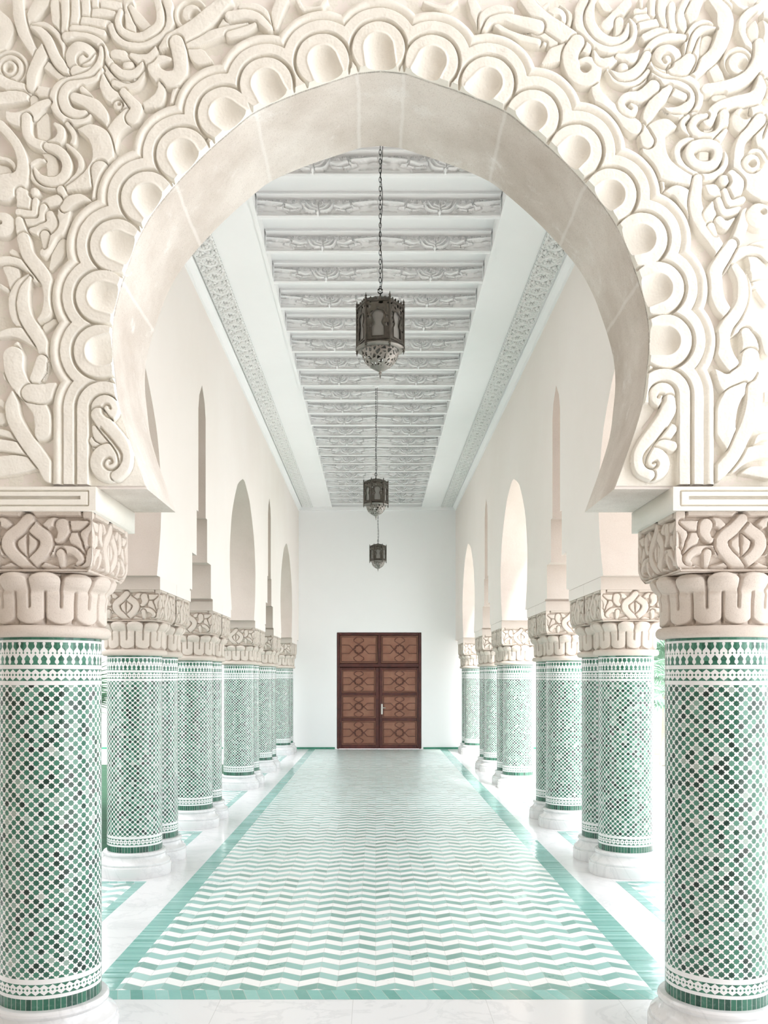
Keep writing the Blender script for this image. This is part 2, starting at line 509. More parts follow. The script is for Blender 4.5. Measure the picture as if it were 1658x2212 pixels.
 ('L5', 's', [(130,70),(290,75),(420,150),(500,310)], [90,95,90,30], .9),
 ('L5', 's', [(-30,190),(180,170),(330,215),(480,350)], [110,110,110,80], 1.0), ('L5', 's', [(-30,430),(150,380),(290,300)], [90,100,60], .9),
 # ---- right
 ('R0', 's', [(-20,135),(100,120)], [85,80], .9), ('R0', 's', [(-20,225),(120,205),(240,200)], [90,85,80], .92),
 ('R0', 's', [(30,320),(200,285),(330,285)], [90,95,90], .96), ('R0', 's', [(85,465),(250,395),(450,375)], [90,95,85], 1.0),
 ('R0', 's', [(40,-20),(45,60)], [60,50], .85), ('R0', 's', [(190,-20),(190,150)], [90,90], .9), ('R0', 's', [(310,-20),(305,150),(340,290)], [110,110,90], .95), ('R0', 's', [(430,60),(435,200),(455,340)], [90,110,110], .98),
 ('R0', 's', [(630,-20),(560,150),(565,300),(605,410)], [110,110,110,60], .95), ('R0', 's', [(770,-20),(700,150),(690,290)], [130,150,60], .9),
 ('R0', 's', [(910,640),(960,780),(1030,920),(1080,1060)], [60,120,140,120], .55),
 ('R0', 's', [(820,600),(900,480)], [130,130], .5),
 ('R0', 's', [(1160,-20),(1150,160)], [110,110], .9),
 ('R0', 's', [(950,-20),(1080,120),(1115,250),(1105,400),(1060,540),(980,670),(850,790),(710,920)], [100,160,195,175,165,145,140,130], 1.0),
 ('R0', 's', [(150,720),(170,830),(280,935),(430,970),(600,990),(725,1060),(790,1180),(785,1320),(705,1420),(560,1475),(420,1440),(290,1380)], [60,75,85,90,85,80,75,75,75,75,60,25], 1.0),
 ('R0', 's', [(170,930),(230,990),(330,1035),(480,1065),(600,1130),(660,1230),(645,1330),(545,1390),(400,1395),(330,1370)], [30,60,70,95,115,120,115,95,60,20], 1.0),
 ('R0', 's', [(130,870),(70,1000),(-60,1090)], [40,70,70], .85),
 ('R0', 's', [(460,1170),(580,1225)], [110,100], .9),
 ('R0', 's', [(400,1120),(300,1225),(200,1345),(130,1470),(85,1640)], [80,145,155,130,50], 1.0),
 ('R0', 's', [(190,1000),(150,1150),(30,1230),(-60,1250)], [40,110,140,100], .75),
 ('R0', 's', [(640,820),(700,700),(735,560),(790,430)], [180,150,110,60], .9),
 ('R0', 's', [(595,740),(612,560),(650,420),(720,330),(810,285),(910,295),(1000,360)], [20,55,65,75,75,65,20], 1.0),
 ('R0', 's', [(640,720),(690,560),(740,430),(830,350),(985,345)], [50,70,80,70,30], .95),
 ('R0', 's', [(580,470),(430,462),(300,485),(170,565),(85,700),(30,850),(-40,960)], [80,85,85,85,85,85,80], 1.0),
 ('R0', 'd', 375, 725, 200, 1.0), ('R0', 's', [(460,870),(570,850),(650,760)], [140,190,150], 1.0, .1),
 ('R0', 'g', [(345,790),(318,740),(340,692),(400,690),(445,750),(430,830),(350,862),(250,820),(192,730),(202,620),(280,552),(420,535),(530,590)], 26),
 ('R0', 's', [(1220,-20),(1300,50),(1400,85),(1500,55),(1570,-20)], [50,55,60,55,50], .85),
 ('R0', 's', [(1560,40),(1430,135),(1350,235),(1335,360),(1380,480),(1440,600),(1475,720)], [50,85,100,100,90,80,30], .9),
 ('R0', 'd', 1290, 765, 205, .9), ('R0', 'r', 1290, 790, 150, 24), ('R0', 'p', 1345, 805, 75, .6),
 ('R0', 's', [(1640,150),(1690,330)], [80,110], .9), ('R0', 'd', 1560, 380, 165, .9), ('R0', 'g', [(1550,220),(1575,320),(1575,420),(1550,520)], 50),
 ('R0', 's', [(1560,880),(1640,960),(1720,1020)], [50,90,100], .9), ('R0', 's', [(1640,1030),(1620,1130),(1690,1210)], [60,110,110], .85),
 ('R0', 's', [(880,1130),(1050,1110),(1200,1075),(1340,1010),(1440,930),(1510,830),(1550,700),(1550,540)], [130,140,140,140,135,130,120,110], 1.0),
 ('R0', 's', [(990,1230),(1100,1235)], [80,110], .6),
 ('R0', 's', [(1640,1500),(1580,1700)], [130,130], .9), ('R0', 'd', 1380, 1520, 190, .95), ('R0', 'p', 1375, 1440, 80, .7),
 ('R0', 's', [(1520,1350),(1560,1550)], [140,140], .95),
 ('R0', 's', [(870,1500),(730,1450),(620,1510),(560,1620)], [40,60,65,65], .9),
 ('R1', 's', [(930,-60),(910,130)], [110,110], .6),
 ('R0', 's', [(1560,980),(1565,1120),(1500,1230),(1350,1270),(1200,1295),(1060,1345),(960,1425),(900,1540)], [60,140,160,135,120,120,125,130], 1.0),
 ('R1', 's', [(790,255),(690,170),(600,110),(570,20),(640,-60)], [40,70,75,70,60], .9),
 ('R1', 's', [(1100,-80),(1090,50),(1030,160),(900,215),(770,180),(695,80),(740,-30),(870,-70)], [120,115,115,115,100,95,85,60], 1.0),
 ('R1', 's', [(1120,120),(1040,230),(960,290)], [60,90,60], .9),
 ('R1', 's', [(860,320),(850,530)], [115,115], .65),
 ('R1', 's', [(800,260),(650,240),(530,300),(500,420),(560,560),(700,670),(880,712),(1040,650),(1125,530),(1105,420),(1030,345)], [30,70,80,80,80,80,80,75,70,60,30], .9),
 ('R1', 's', [(845,285),(1000,330),(1020,450),(960,550),(845,575),(730,540),(660,440),(690,330)], [110]*8, 1.0, .16, True),
 ('R1', 's', [(250,600),(300,780),(345,950)], [120,80,25], .9),
 ('R1', 's', [(490,70),(350,60),(235,130),(200,280),(215,420),(280,560),(400,650),(560,720),(700,770)], [20,160,220,255,265,260,210,150,110], 1.0),
 ('R1', 's', [(40,40),(80,150),(120,260)], [60,120,150], .95),
 ('R1', 's', [(1620,0),(1550,200),(1590,330),(1650,480)], [80,85,85,60], .85),
 ('R1', 's', [(1400,440),(1460,375),(1560,385),(1640,510)], [40,50,55,50], .85),
 ('R1', 's', [(1560,-20),(1440,120),(1350,210),(1300,330),(1290,460),(1310,600),(1420,720),(1560,800),(1690,870)], [140,115,110,115,125,160,260,320,320], 1.0),
 ('R1', 'd', 1450, 540, 125, 1.0, .15), ('R1', 'p', 1460, 545, 55, .7),
 ('R1', 's', [(360,910),(490,890),(620,990),(720,1160)], [50,130,190,180], .95),
 ('R1', 's', [(765,740),(745,900),(735,1050),(770,1200),(840,1340),(940,1480),(1070,1680)], [110,130,150,165,170,150,130], 1.0),
 ('R1', 's', [(885,830),(960,880),(1040,930)], [50,140,80], .9),
 ('R1', 's', [(1200,690),(1255,800),(1270,930)], [120,190,110], .95), ('R1', 'd', 1100, 750, 80, .95), ('R1', 'g', [(1170,720),(1185,770),(1160,820),(1100,870)], 22),
 ('R1', 's', [(1110,890),(1185,1045),(1340,1000)], [70,90,80], .9),
 ('R1', 's', [(1030,1010),(1105,1165),(1290,1130)], [80,90,80], .9),
 ('R1', 's', [(950,1040),(920,1190),(960,1310)], [40,150,100], .9), ('R1', 's', [(1040,1270),(1120,1330),(1230,1245)], [100,110,30], .9),
 ('R1', 's', [(940,1340),(990,1440)], [90,60], .85),
 ('R1', 's', [(1680,1560),(1490,1595),(1320,1650)], [110,95,60], .85),
 ('R1', 's', [(1380,1180),(1335,1340),(1285,1480),(1200,1680)], [120,130,130,130], 1.0),
 ('R1', 'd', 1560, 1210, 180, .95), ('R1', 'p', 1610, 1155, 45, .65),
 ('R2', 's', [(1450,180),(1540,330),(1490,480)], [80,190,60], .75),
 ('R2', 's', [(1680,500),(1560,520),(1460,540)], [60,60,50], .75), ('R2', 's', [(1540,600),(1620,700),(1680,760)], [40,60,80], .5),
 ('R2', 's', [(1000,420),(1100,290),(1250,165),(1400,110),(1560,130),(1690,250)], [140,140,120,100,90,80], .95),
 ('R2', 's', [(1200,40),(1100,200),(1000,370),(995,520),(1020,700),(1090,850),(1200,970)], [130,150,160,155,145,150,110], .95),
 ('R2', 's', [(1385,420),(1430,600),(1400,800),(1320,1000)], [40,70,80,60], .8),
 ('R2', 's', [(1680,1400),(1610,1180),(1460,1070),(1290,1080),(1140,1160)], [130,125,120,130,140], .95),
 ('R2', 's', [(1240,330),(1320,470),(1342,640),(1320,800),(1240,950),(1140,1080),(1080,1250),(1110,1420),(1200,1570),(1280,1630)], [90,120,130,130,140,150,175,175,160,50], 1.0),
 ('R2', 's', [(1380,1170),(1440,1350),(1430,1700)], [120,190,210], .95),
 ('R3', 's', [(1440,-60),(1410,100),(1300,215),(1150,270),(990,110)], [200,210,230,200,30], 1.0),
 ('R3', 's', [(1680,450),(1600,455)], [140,110], .8),
 ('R3', 's', [(1360,330),(1200,470),(1125,700),(1130,880),(1180,1110)], [120,210,235,225,90], .95),
 ('R3', 's', [(1680,940),(1560,970),(1490,1060)], [80,80,30], .85),
 ('R3', 's', [(1680,1420),(1460,1400),(1320,1430)], [150,110,20], .85),
 ('R3', 's', [(1680,1150),(1490,1165),(1330,1230),(1200,1340)], [150,155,160,150], .95),
 ('R3', 's', [(1500,350),(1485,550),(1420,780),(1330,980),(1230,1190),(1110,1340),(1010,1450)], [180,185,170,160,155,160,150], 1.0),
 # ---- upper right
 ('R4', 's', [(1000,-20),(1080,60),(1180,120)], [60,100,30], .7),
 ('R4', 's', [(1340,20),(1220,160),(1080,300)], [120,130,130], .8), ('R4', 's', [(1250,240),(1240,470)], [100,100], .75),
 ('R4', 's', [(880,-20),(850,150),(870,300),(960,430),(1080,505),(1220,510),(1320,430),(1350,300)], [110,130,130,130,115,95,80,40], 1.0),
 ('R4', 's', [(790,-20),(725,130),(725,300),(800,450),(930,565),(1100,625),(1280,590),(1420,480),(1435,330),(1370,230)], [110,110,110,100,90,80,75,70,65,30], .95),
 ('R4', 's', [(170,-20),(250,80),(330,20)], [50,60,50], .7),
 ('R4', 's', [(490,60),(605,180),(590,340)], [40,80,40], .8), ('R4', 'd', 430, 210, 150, .9), ('R4', 'p', 440, 235, 62, .7),
 ('R4', 's', [(-20,300),(150,370),(280,440),(410,540)], [70,120,190,90], .9), ('R4', 's', [(-20,480),(120,510),(290,545)], [70,80,50], .9),
 ('R4', 's', [(30,-30),(180,150),(330,285),(500,400),(650,495),(820,610)], [130,160,180,190,175,120], 1.0),
 ('R4', 's', [(270,790),(420,680),(560,580)], [50,180,100], .85),
 ('R4', 's', [(960,980),(940,1130),(1000,1260),(1130,1380),(1280,1490),(1430,1610)], [70,110,140,150,160,175], .95),
 ('R4', 's', [(700,530),(625,650),(620,800),(700,950),(830,1000),(935,930),(930,810),(830,760),(740,770)], [170,180,180,185,165,140,115,85,50], 1.0),
 ('R4', 'p', 800, 860, 66, .7),
 ('R4', 's', [(920,640),(980,760),(1090,785),(1210,720)], [40,90,120,70], .9), ('R4', 's', [(1230,700),(1400,730),(1500,620)], [70,120,20], .9),
 ('R4', 'd', 1290, 850, 80, .9),
 ('R4', 's', [(1095,880),(1180,1000),(1330,1060),(1480,1015),(1610,890)], [40,70,65,65,60], .85),
 ('R4', 's', [(1130,890),(1250,960),(1400,935),(1520,830),(1600,690)], [25,85,115,110,100], .95),
 ('R4', 's', [(1680,1090),(1520,1210),(1350,1215),(1265,1290),(1300,1390),(1400,1440),(1450,1370),(1390,1320)], [150,140,100,90,90,85,70,40], .9),
 ('R5', 's', [(230,10),(400,65),(540,60),(630,-20)], [50,60,60,60], .85),
 ('R5', 's', [(830,-20),(890,130),(915,310)], [100,140,50], .8),
 ('R5', 's', [(940,340),(990,190),(1130,110),(1330,120)], [40,110,115,95], .9),
 ('R5', 's', [(1150,310),(1350,430),(1680,520)], [60,85,85], .9),
 ('R5', 's', [(990,370),(1080,250),(1250,215),(1450,260),(1680,330)], [50,85,95,130,150], 1.0),
]
# S scrolls by the feet of the arch
SCROLL = [
 ('L3', 's', [(1450,1060),(1300,1010),(1220,1060)], [70,130,120], .8), ('L3', 'd', 1200, 840, 52, .85), ('L3', 'd', 1200, 1010, 80, .85), ('L3', 's', [(1205,850),(1260,950),(1420,1050)], [80,130,60], .85),
 ('L3', 'd', 1330, 600, 185, 1.0, .2), ('L3', 'd', 1385, 1290, 255, 1.0, .2),
 ('L3', 's', [(1245,680),(1340,810),(1440,930),(1540,1060),(1590,1200),(1575,1350),(1480,1460)], [160,170,170,170,150,130,120], 1.0, .12),
 ('L3', 'g', [(1405,600),(1380,555),(1330,558),(1304,620),(1330,680),(1420,730)], 26),
 ('L3', 'g', [(1395,1305),(1430,1285),(1400,1238),(1345,1250),(1318,1320),(1370,1380),(1460,1375),(1530,1290),(1545,1190),(1480,1085),(1400,980),(1280,850)], 26),
 ('R3', 'd', 430, 850, 85, .85), ('R3', 'd', 440, 1090, 75, .85), ('R3', 's', [(440,860),(330,980),(200,1090)], [120,150,60], .8), ('R3', 's', [(440,1080),(330,1050),(220,1080)], [120,100,60], .85),
 ('R3', 'd', 315, 425, 170, 1.0, .2), ('R3', 'd', 195, 1310, 225, 1.0, .2),
 ('R3', 's', [(400,500),(390,620),(315,760),(210,900),(95,1060),(20,1220),(40,1380),(150,1450)], [140,170,165,160,160,150,140,120], 1.0, .12),
 ('R3', 'g', [(258,455),(280,415),(330,430),(335,500),(270,590),(200,700),(100,830)], 26),
 ('R3', 'g', [(190,1300),(230,1280),(250,1320),(200,1370),(120,1350),(75,1270),(92,1180),(160,1090),(260,980),(360,850)], 26),
]
LOBES = [(817,101), (696,128), (574,179), (483,243), (393,331), (317,425.5), (250,528.5), (219.5,639), (214.5,757),
         (932,130), (1053,177), (1150,249), (1243,324), (1318,419), (1385,515), (1421,621), (1438,735)]
CAPS = [(222, 880, 222, 1200), (1434, 852, 1434, 1200)]     # last lobes run straight down as bands

def run_strokes(R, items, ox=None):
    for it in items:
        o = TILE[it[0]] if isinstance(it[0], str) and it[0] in TILE else (0, 0)
        f = lambda p: (o[0] + p[0] * TS, o[1] + p[1] * TS)
        k = it[1]
        if k == 's':
            R.stroke([f(p) for p in it[2]], [w * TS * 1.20 + 1.5 for w in it[3]], it[4], *(it[5:6] or [.09]), closed=bool(len(it) > 6 and it[6]))
        elif k == 'd':
            c = f((it[2], it[3])); R.disc(c[0], c[1], it[4] * TS, it[5], *(it[6:7] or [.3]))
        elif k == 'p':
            c = f((it[2], it[3])); R.pit(c[0], c[1], it[4] * TS, it[5])
        elif k == 'g':
            R.groove([f(p) for p in it[2]], it[3] * TS)
        elif k == 'r':
            c = f((it[2], it[3])); r = it[4] * TS
            R.groove([(c[0] + r * math.cos(a), c[1] + r * math.sin(a)) for a in np.linspace(0, 2 * PI, 25)], it[5] * TS, .5)

def carve_front(step=1.3):
    R = Relief(-70, 1728, -80, 1046, step, 2.2, 2.4)
    R.cut = .42
    run_strokes(R, CARVE)
    X, Y = np.meshgrid(R.xs, R.ys)
    # signed distance to the arch outline (positive on the wall)
    pts = [(CXP - x, y) for x, y in ARCH_R[::-1]] + [(CXP + x, y) for x, y in ARCH_R[1:]]
    D = np.full(X.shape, 1e9); PX = np.zeros_like(X); PY = np.zeros_like(Y)
    for (ax, ay), (bx, by) in zip(pts[:-1], pts[1:]):
        m = 130
        W = R.win(min(ax, bx) - m, max(ax, bx) + m, min(ay, by) - m, max(ay, by) + m)
        if W is None: continue
        sl, x, y = W
        dx, dy = bx - ax, by - ay; L = dx * dx + dy * dy
        u = np.clip(((x - ax) * dx + (y - ay) * dy) / L, 0, 1)
        qx, qy = ax + u * dx, ay + u * dy
        d = np.hypot(x - qx, y - qy)
        b = d < D[sl]
        D[sl] = np.where(b, d, D[sl]); PX[sl] = np.where(b, qx, PX[sl]); PY[sl] = np.where(b, qy, PY[sl])
    ay_ = np.array([p[1] for p in ARCH_R]); ax_ = np.array([p[0] for p in ARCH_R])
    inside = (np.abs(X - CXP) < np.interp(Y, ay_, ax_)) & (Y > ay_[0])
    D = np.where(inside, -D, D)
    # lobed rings round the arch
    L = np.full(X.shape, 1e9); P = np.full(X.shape, 1e9)
    for cx, cy in LOBES:
        np.minimum(L, np.hypot(X - cx, Y - cy), out=L)
        # niche: a capsule that opens towards the arch edge
        ip = min(range(len(pts)), key=lambda i: (pts[i][0] - cx) ** 2 + (pts[i][1] - cy) ** 2)
        ex, ey = pts[ip][0] - cx, pts[ip][1] - cy
        LL = ex * ex + ey * ey
        u = np.clip(((X - cx) * ex + (Y - cy) * ey) / LL, 0, 2.5)
        np.minimum(P, np.hypot(X - cx - u * ex, Y - cy - u * ey), out=P)
    C = np.full(X.shape, 1e9)
    for (x0, y0, x1, y1) in CAPS:
        u = np.clip((Y - y0) / (y1 - y0), 0, 1)
        np.minimum(C, np.hypot(X - x0, Y - (y0 + u * (y1 - y0))), out=C)
    # between the lobes' flat fronts and the arch edge everything is flat
    near = (D < 45) & (Y < 860)
    A = np.minimum(L, C)
    sm = lambda t: np.clip(t, 0, 1) ** 2 * (3 - 2 * np.clip(t, 0, 1))
    H = R.H
    zone = A < 111
    g = .12
    ring = np.where(A < 56.5, .92, g)                                  # flat lobe front
    ring = np.where((A >= 56.5) & (A < 59), g + (.92 - g) * sm((59 - A) / 2.5), ring)
    b2 = sm((A - 62) / 2.5) * sm((88 - A) / 2.5)
    ring = np.maximum(ring, g + (.97 - g) * b2)
    t = np.clip((A - 87) / 24, 0, 1)
    ring = np.maximum(ring, np.where(A > 86, .30 + .70 * np.sqrt(np.clip(1 - (2 * t - 1) ** 2, 0, 1)), 0))
    # fillet: lobe fronts merge with the second ring towards the arch
    merge = (A >= 56) & (A < 88) & (D < 26) & (L < C)
    H = np.where(zone, ring, np.where(A < 115, H * (.25 + .75 * sm((A - 111) / 4)), H))
    H = np.where((D < 30) & (~zone), .92, H)
    # annulus of the last band (flat between 31 and 56) and the scroll ground
    H = np.where((C < 31) & (C < L), .15, H)
    H = np.where((C < 33.5) & (C >= 31) & (C < L), .15 + .77 * sm((C - 31) / 2.5), H)
    H = np.where((D < 70) & (Y > 870) & (C > 31) & ((X - 222 > 0) & (X < 600) | (X < 1434) & (X > 1000)) & (A >= 31) & (((X > 222) & (X < 800)) | ((X < 1434) & (X > 900))), .15, H)
    R.H = H
    run_strokes(R, SCROLL)
    H = R.H
    # niches
    q = np.clip(1 - P / 31, 0, 1)
    bowl = np.where(P < 31, .80 * np.sqrt(np.clip(q * (2 - q), 0, 1)), 0)
    lip = np.exp(-((P - 33) / 2.6) ** 2) * .07
    H = H - np.where((L < 56) | (D < 30), bowl, 0) + np.where(L < 50, lip, 0)
    # tool marks
    rng = np.random.default_rng(3)
    n = rng.normal(0, 1, H.shape)
    for _ in range(3):
        n = (n + np.roll(n, 1, 0) + np.roll(n, -1, 0) + np.roll(n, 1, 1) + np.roll(n, -1, 1)) / 5
    big = rng.normal(0, 1, (H.shape[0] // 12 + 2, H.shape[1] // 12 + 2))
    big = np.kron(big, np.ones((12, 12)))[:H.shape[0], :H.shape[1]]
    for ax in (0, 1):
        c = np.cumsum(np.pad(big, [(9, 9) if a == ax else (0, 0) for a in (0, 1)], 'edge'), axis=ax)
        big = (np.take(c, range(18, c.shape[ax]), ax) - np.take(c, range(0, c.shape[ax] - 18), ax)) / 18
    H = H + n * .022 + big * .03
    # snap to the outline
    snap = np.abs(D) < .7 * step
    x = np.where(snap, PX, X); y = np.where(snap, PY, Y)
    ok = D > -.7 * step
    keep = ok[:-1, :-1] & ok[1:, :-1] & ok[1:, 1:] & ok[:-1, 1:]
    # regions: the lobed band, and the spandrels left and right of it
    cqx = X[:-1, :-1]
    band = (A < 113) | (D < 30) | ((Y > 870) & (D < 75))
    bq = band[:-1, :-1]
    V = np.stack([(x - VX) / KF, DF + REL * (1 - H), 1 + (VY - y) / KF], -1).reshape(-1, 3)
    return R, V, keep, bq, cqx, D

def submesh(V, quads):
    u, inv = np.unique(quads, return_inverse=True)
    return V[u], inv.reshape(quads.shape)
# ------------------------------------------------------------------ materials
M = {}
def plaster(name, c0, c1, scale=1.2, rough=.75, grain=0.0, bump=.15, blot=None):
    m = Mat(name, rough, .3)
    _, ob = m.coord('Object')
    n = m.noise(ob, scale, 5, .6)
    col = m.ramp(n, [(.3, c0), (.7, c1)])
    if blot:
        b = m.noise(ob, scale * 2.6, 6, .7, dist=.4)
        col = m.mix(b.smooth(.55, .75) * .7, col, blot)
    g = m.noise(ob, 160, 3, .7)
    if grain:
        col = m.mix(g.smooth(.5, .75) * grain, col, (c0[0] * .55, c0[1] * .5, c0[2] * .45))
    m.color(col)
    h = m.noise(ob, 28, 6, .65) * .6 + g * .4
    m.bump(h, bump, .008)
    M[name] = m.m
    return m
plaster('carved_stone', (.79, .752, .675), (.85, .82, .755), 1.3, .8, .10, .25)
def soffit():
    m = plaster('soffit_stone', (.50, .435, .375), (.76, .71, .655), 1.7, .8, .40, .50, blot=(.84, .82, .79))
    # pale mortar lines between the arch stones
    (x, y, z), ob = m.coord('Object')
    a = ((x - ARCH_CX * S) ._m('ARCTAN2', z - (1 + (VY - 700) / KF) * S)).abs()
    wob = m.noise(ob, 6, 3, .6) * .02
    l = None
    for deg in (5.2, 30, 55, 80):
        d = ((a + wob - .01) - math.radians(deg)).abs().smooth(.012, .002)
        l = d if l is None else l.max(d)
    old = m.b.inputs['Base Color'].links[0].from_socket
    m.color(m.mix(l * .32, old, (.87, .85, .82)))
soffit()
plaster('grain_stone', (.58, .505, .44), (.68, .61, .545), 1.6, .85, .30, .5)
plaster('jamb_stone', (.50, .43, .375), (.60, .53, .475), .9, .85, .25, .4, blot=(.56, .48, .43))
plaster('wall_plaster', (.83, .765, .715), (.87, .815, .775), .5, .8, 0, .08)
plaster('white_plaster', (.90, .895, .895), (.92, .915, .915), .6, .7, 0, .06)
plaster('ceiling_white', (.90, .895, .895), (.93, .925, .925), .8, .65, 0, .05)
plaster('frieze_plaster', (.85, .845, .83), (.88, .875, .865), .8, .75, 0, .05)

def marble(name, joint=None, k=1.0):
    m = Mat(name, .22, .5)
    (x, y, z), ob = m.coord('Object')
    v = m.noise(ob, 1.6, 8, .6, dist=1.6)
    vein = (v - .5).abs().smooth(0, .035)
    col = m.mix(vein, (.77 * k, .775 * k, .78 * k), (.86 * k, .86 * k, .86 * k))
    v2 = m.noise(ob, .7, 3, .5)
    col = m.mix(v2.smooth(.35, .7) * .35, col, (.80 * k, .80 * k, .80 * k))
    if joint:
        a, b, off = joint
        fy = ((y / (a * S)) + .07).frac(); fx = ((x / (b * S)) + off).frac()
        jl = (fy.min(1.0 - fy) * (a * S)).min(fx.min(1.0 - fx) * (b * S)) < .0018
        col = m.mix(jl * .55, col, (.45, .45, .44))
        rs = m.rand(((y / (a * S)) + .07).floor(), ((x / (b * S)) + off).floor())
        col = m.mix(rs * .10, col, (.74, .75, .76))
    m.color(col)
    r = m.noise(ob, 5, 4, .6)
    m.set('Roughness', r * .14 + .06)
    M[name] = m.m
marble('marble_base', None, .82); marble('marble_floor', (.65, .41, .17), .86)

GREENS = [(0.0, (.006, .022, .016)), (.15, (.013, .064, .042)), (.42, (.028, .135, .085)), (.74, (.060, .20, .135)), (.92, (.13, .29, .22)), (1.0, (.32, .39, .345))]
def column_tiles():
    m = Mat('column_mosaic', .16, .5)
    uvn = m.node('ShaderNodeUVMap'); sp = m.node('ShaderNodeSeparateXYZ')
    m.nt.links.new(uvn.outputs[0], sp.inputs[0])
    u = E(m.nt, sp.outputs[0]); v = E(m.nt, sp.outputs[1])      # v: height relative to the shaft foot, units
    oi = m.node('ShaderNodeObjectInfo'); seed = E(m.nt, oi.outputs['Random'])
    top = .979
    # main field of eight-pointed stars
    a = u * 34.0; b = (v - .081) / (.772 / 32)
    ax = a.frac() - .5; ay = b.frac() - .5
    a2 = a + .5; b2 = b + .5
    bx = a2.frac() - .5; by = b2.frac() - .5
    def star(x, y):
        X = x.abs(); Y = y.abs()
        return (X.max(Y)).min((X + Y) * .7071)
    s1 = star(ax, ay); s2 = star(bx, by)
    first = s1 < s2
    sd = s1.min(s2)
    isstar = sd < .250
    ia = first.sel(a.floor(), a2.floor() + 100.5); ib = first.sel(b.floor(), b2.floor() + 50.5)
    rnd = m.rand(ia, ib, seed * 37.0)
    joint = (sd > .250) * (sd < .272)
    # bands with 40 repeats
    w = u * 40.0
    x = (w.frac() - .5).abs(); x2 = ((w + .5).frac() - .5).abs()
    def band(z1, z0):           # local t: 0 top .. 1 bottom
        return (v - z1) * (-1.0 / (z1 - z0)), (v > z0) * (v < z1)
    # minaret band
    t, in_m = band(top - .0133, top - .0727)
    wup = (t * 26.0).sin() * .05 + .13 + (t.smooth(.24, .42)) * .37
    up = (x > wup) * (t < .44)
    wlo = (t.smooth(.53, .74)) * .36 - (t.smooth(.76, .84)) * .10 + (t.smooth(.90, .99)) * .20
    lo = (x < wlo) * (t > .54)
    dia = ((x / .13) + ((t - .48).abs() / .055) < 1.0).max((x2 / .13) + ((t - .48).abs() / .055) < 1.0)
    g_m = up.max(lo).max(dia)
    # lozenge bands (upper and lower)
    def loz(z1, z0):
        t, i = band(z1, z0)
        d = (t - .5).abs()
        tri = d > ((x * -.56) + .48)
        sm_ = ((x / .17) + (d / .13) < 1.0).max((x2 / .17) + (d / .13) < 1.0)
        return tri.max(sm_), i
    g_a, in_a = loz(top - .0836, top - .115)
    g_b, in_b = loz(.0675, .0384)
    in_f = (v > .081) * (v < .853)
    g_f = isstar
    # plain green rows
    row_top = v > (top - .007)
    row_bot = v < .029
    cell = u * 58.0
    jr = ((cell.frac() - .5).abs() > .46)
    green = (in_m * g_m).max(in_a * g_a).max(in_b * g_b).max(in_f * g_f).max(row_top).max(row_bot)
    rid = in_f.sel(rnd, m.rand(w.floor(), (v * 60.0).floor(), seed * 11.0) * .55 + .25)
    rid = row_bot.sel(m.rand(cell.floor(), 3.0, seed) * .45 + .12, rid)
    gcol = m.ramp(rid, GREENS, False)
    _, ob = m.coord('Object')
    blot = m.noise(ob, 60, 3, .6)
    gcol = m.mix(blot.smooth(.5, .8) * .22, gcol, (.30, .46, .40))
    wcol = m.mix(m.rand(ia + .5, ib) * .3, (.80, .805, .80), (.70, .70, .69))
    col = m.mix(green, wcol, gcol)
    jj = (in_f * joint * .5).max(row_bot * jr * .7)
    col = m.mix(jj, col, (.66, .64, .61))
    m.color(col)
    m.set('Roughness', blot * .12 + .13)
    m.bump(m.noise(ob, 45, 3, .5) * 1.0 + green * .10, .10, .006)
    M['column_mosaic'] = m.m
column_tiles()

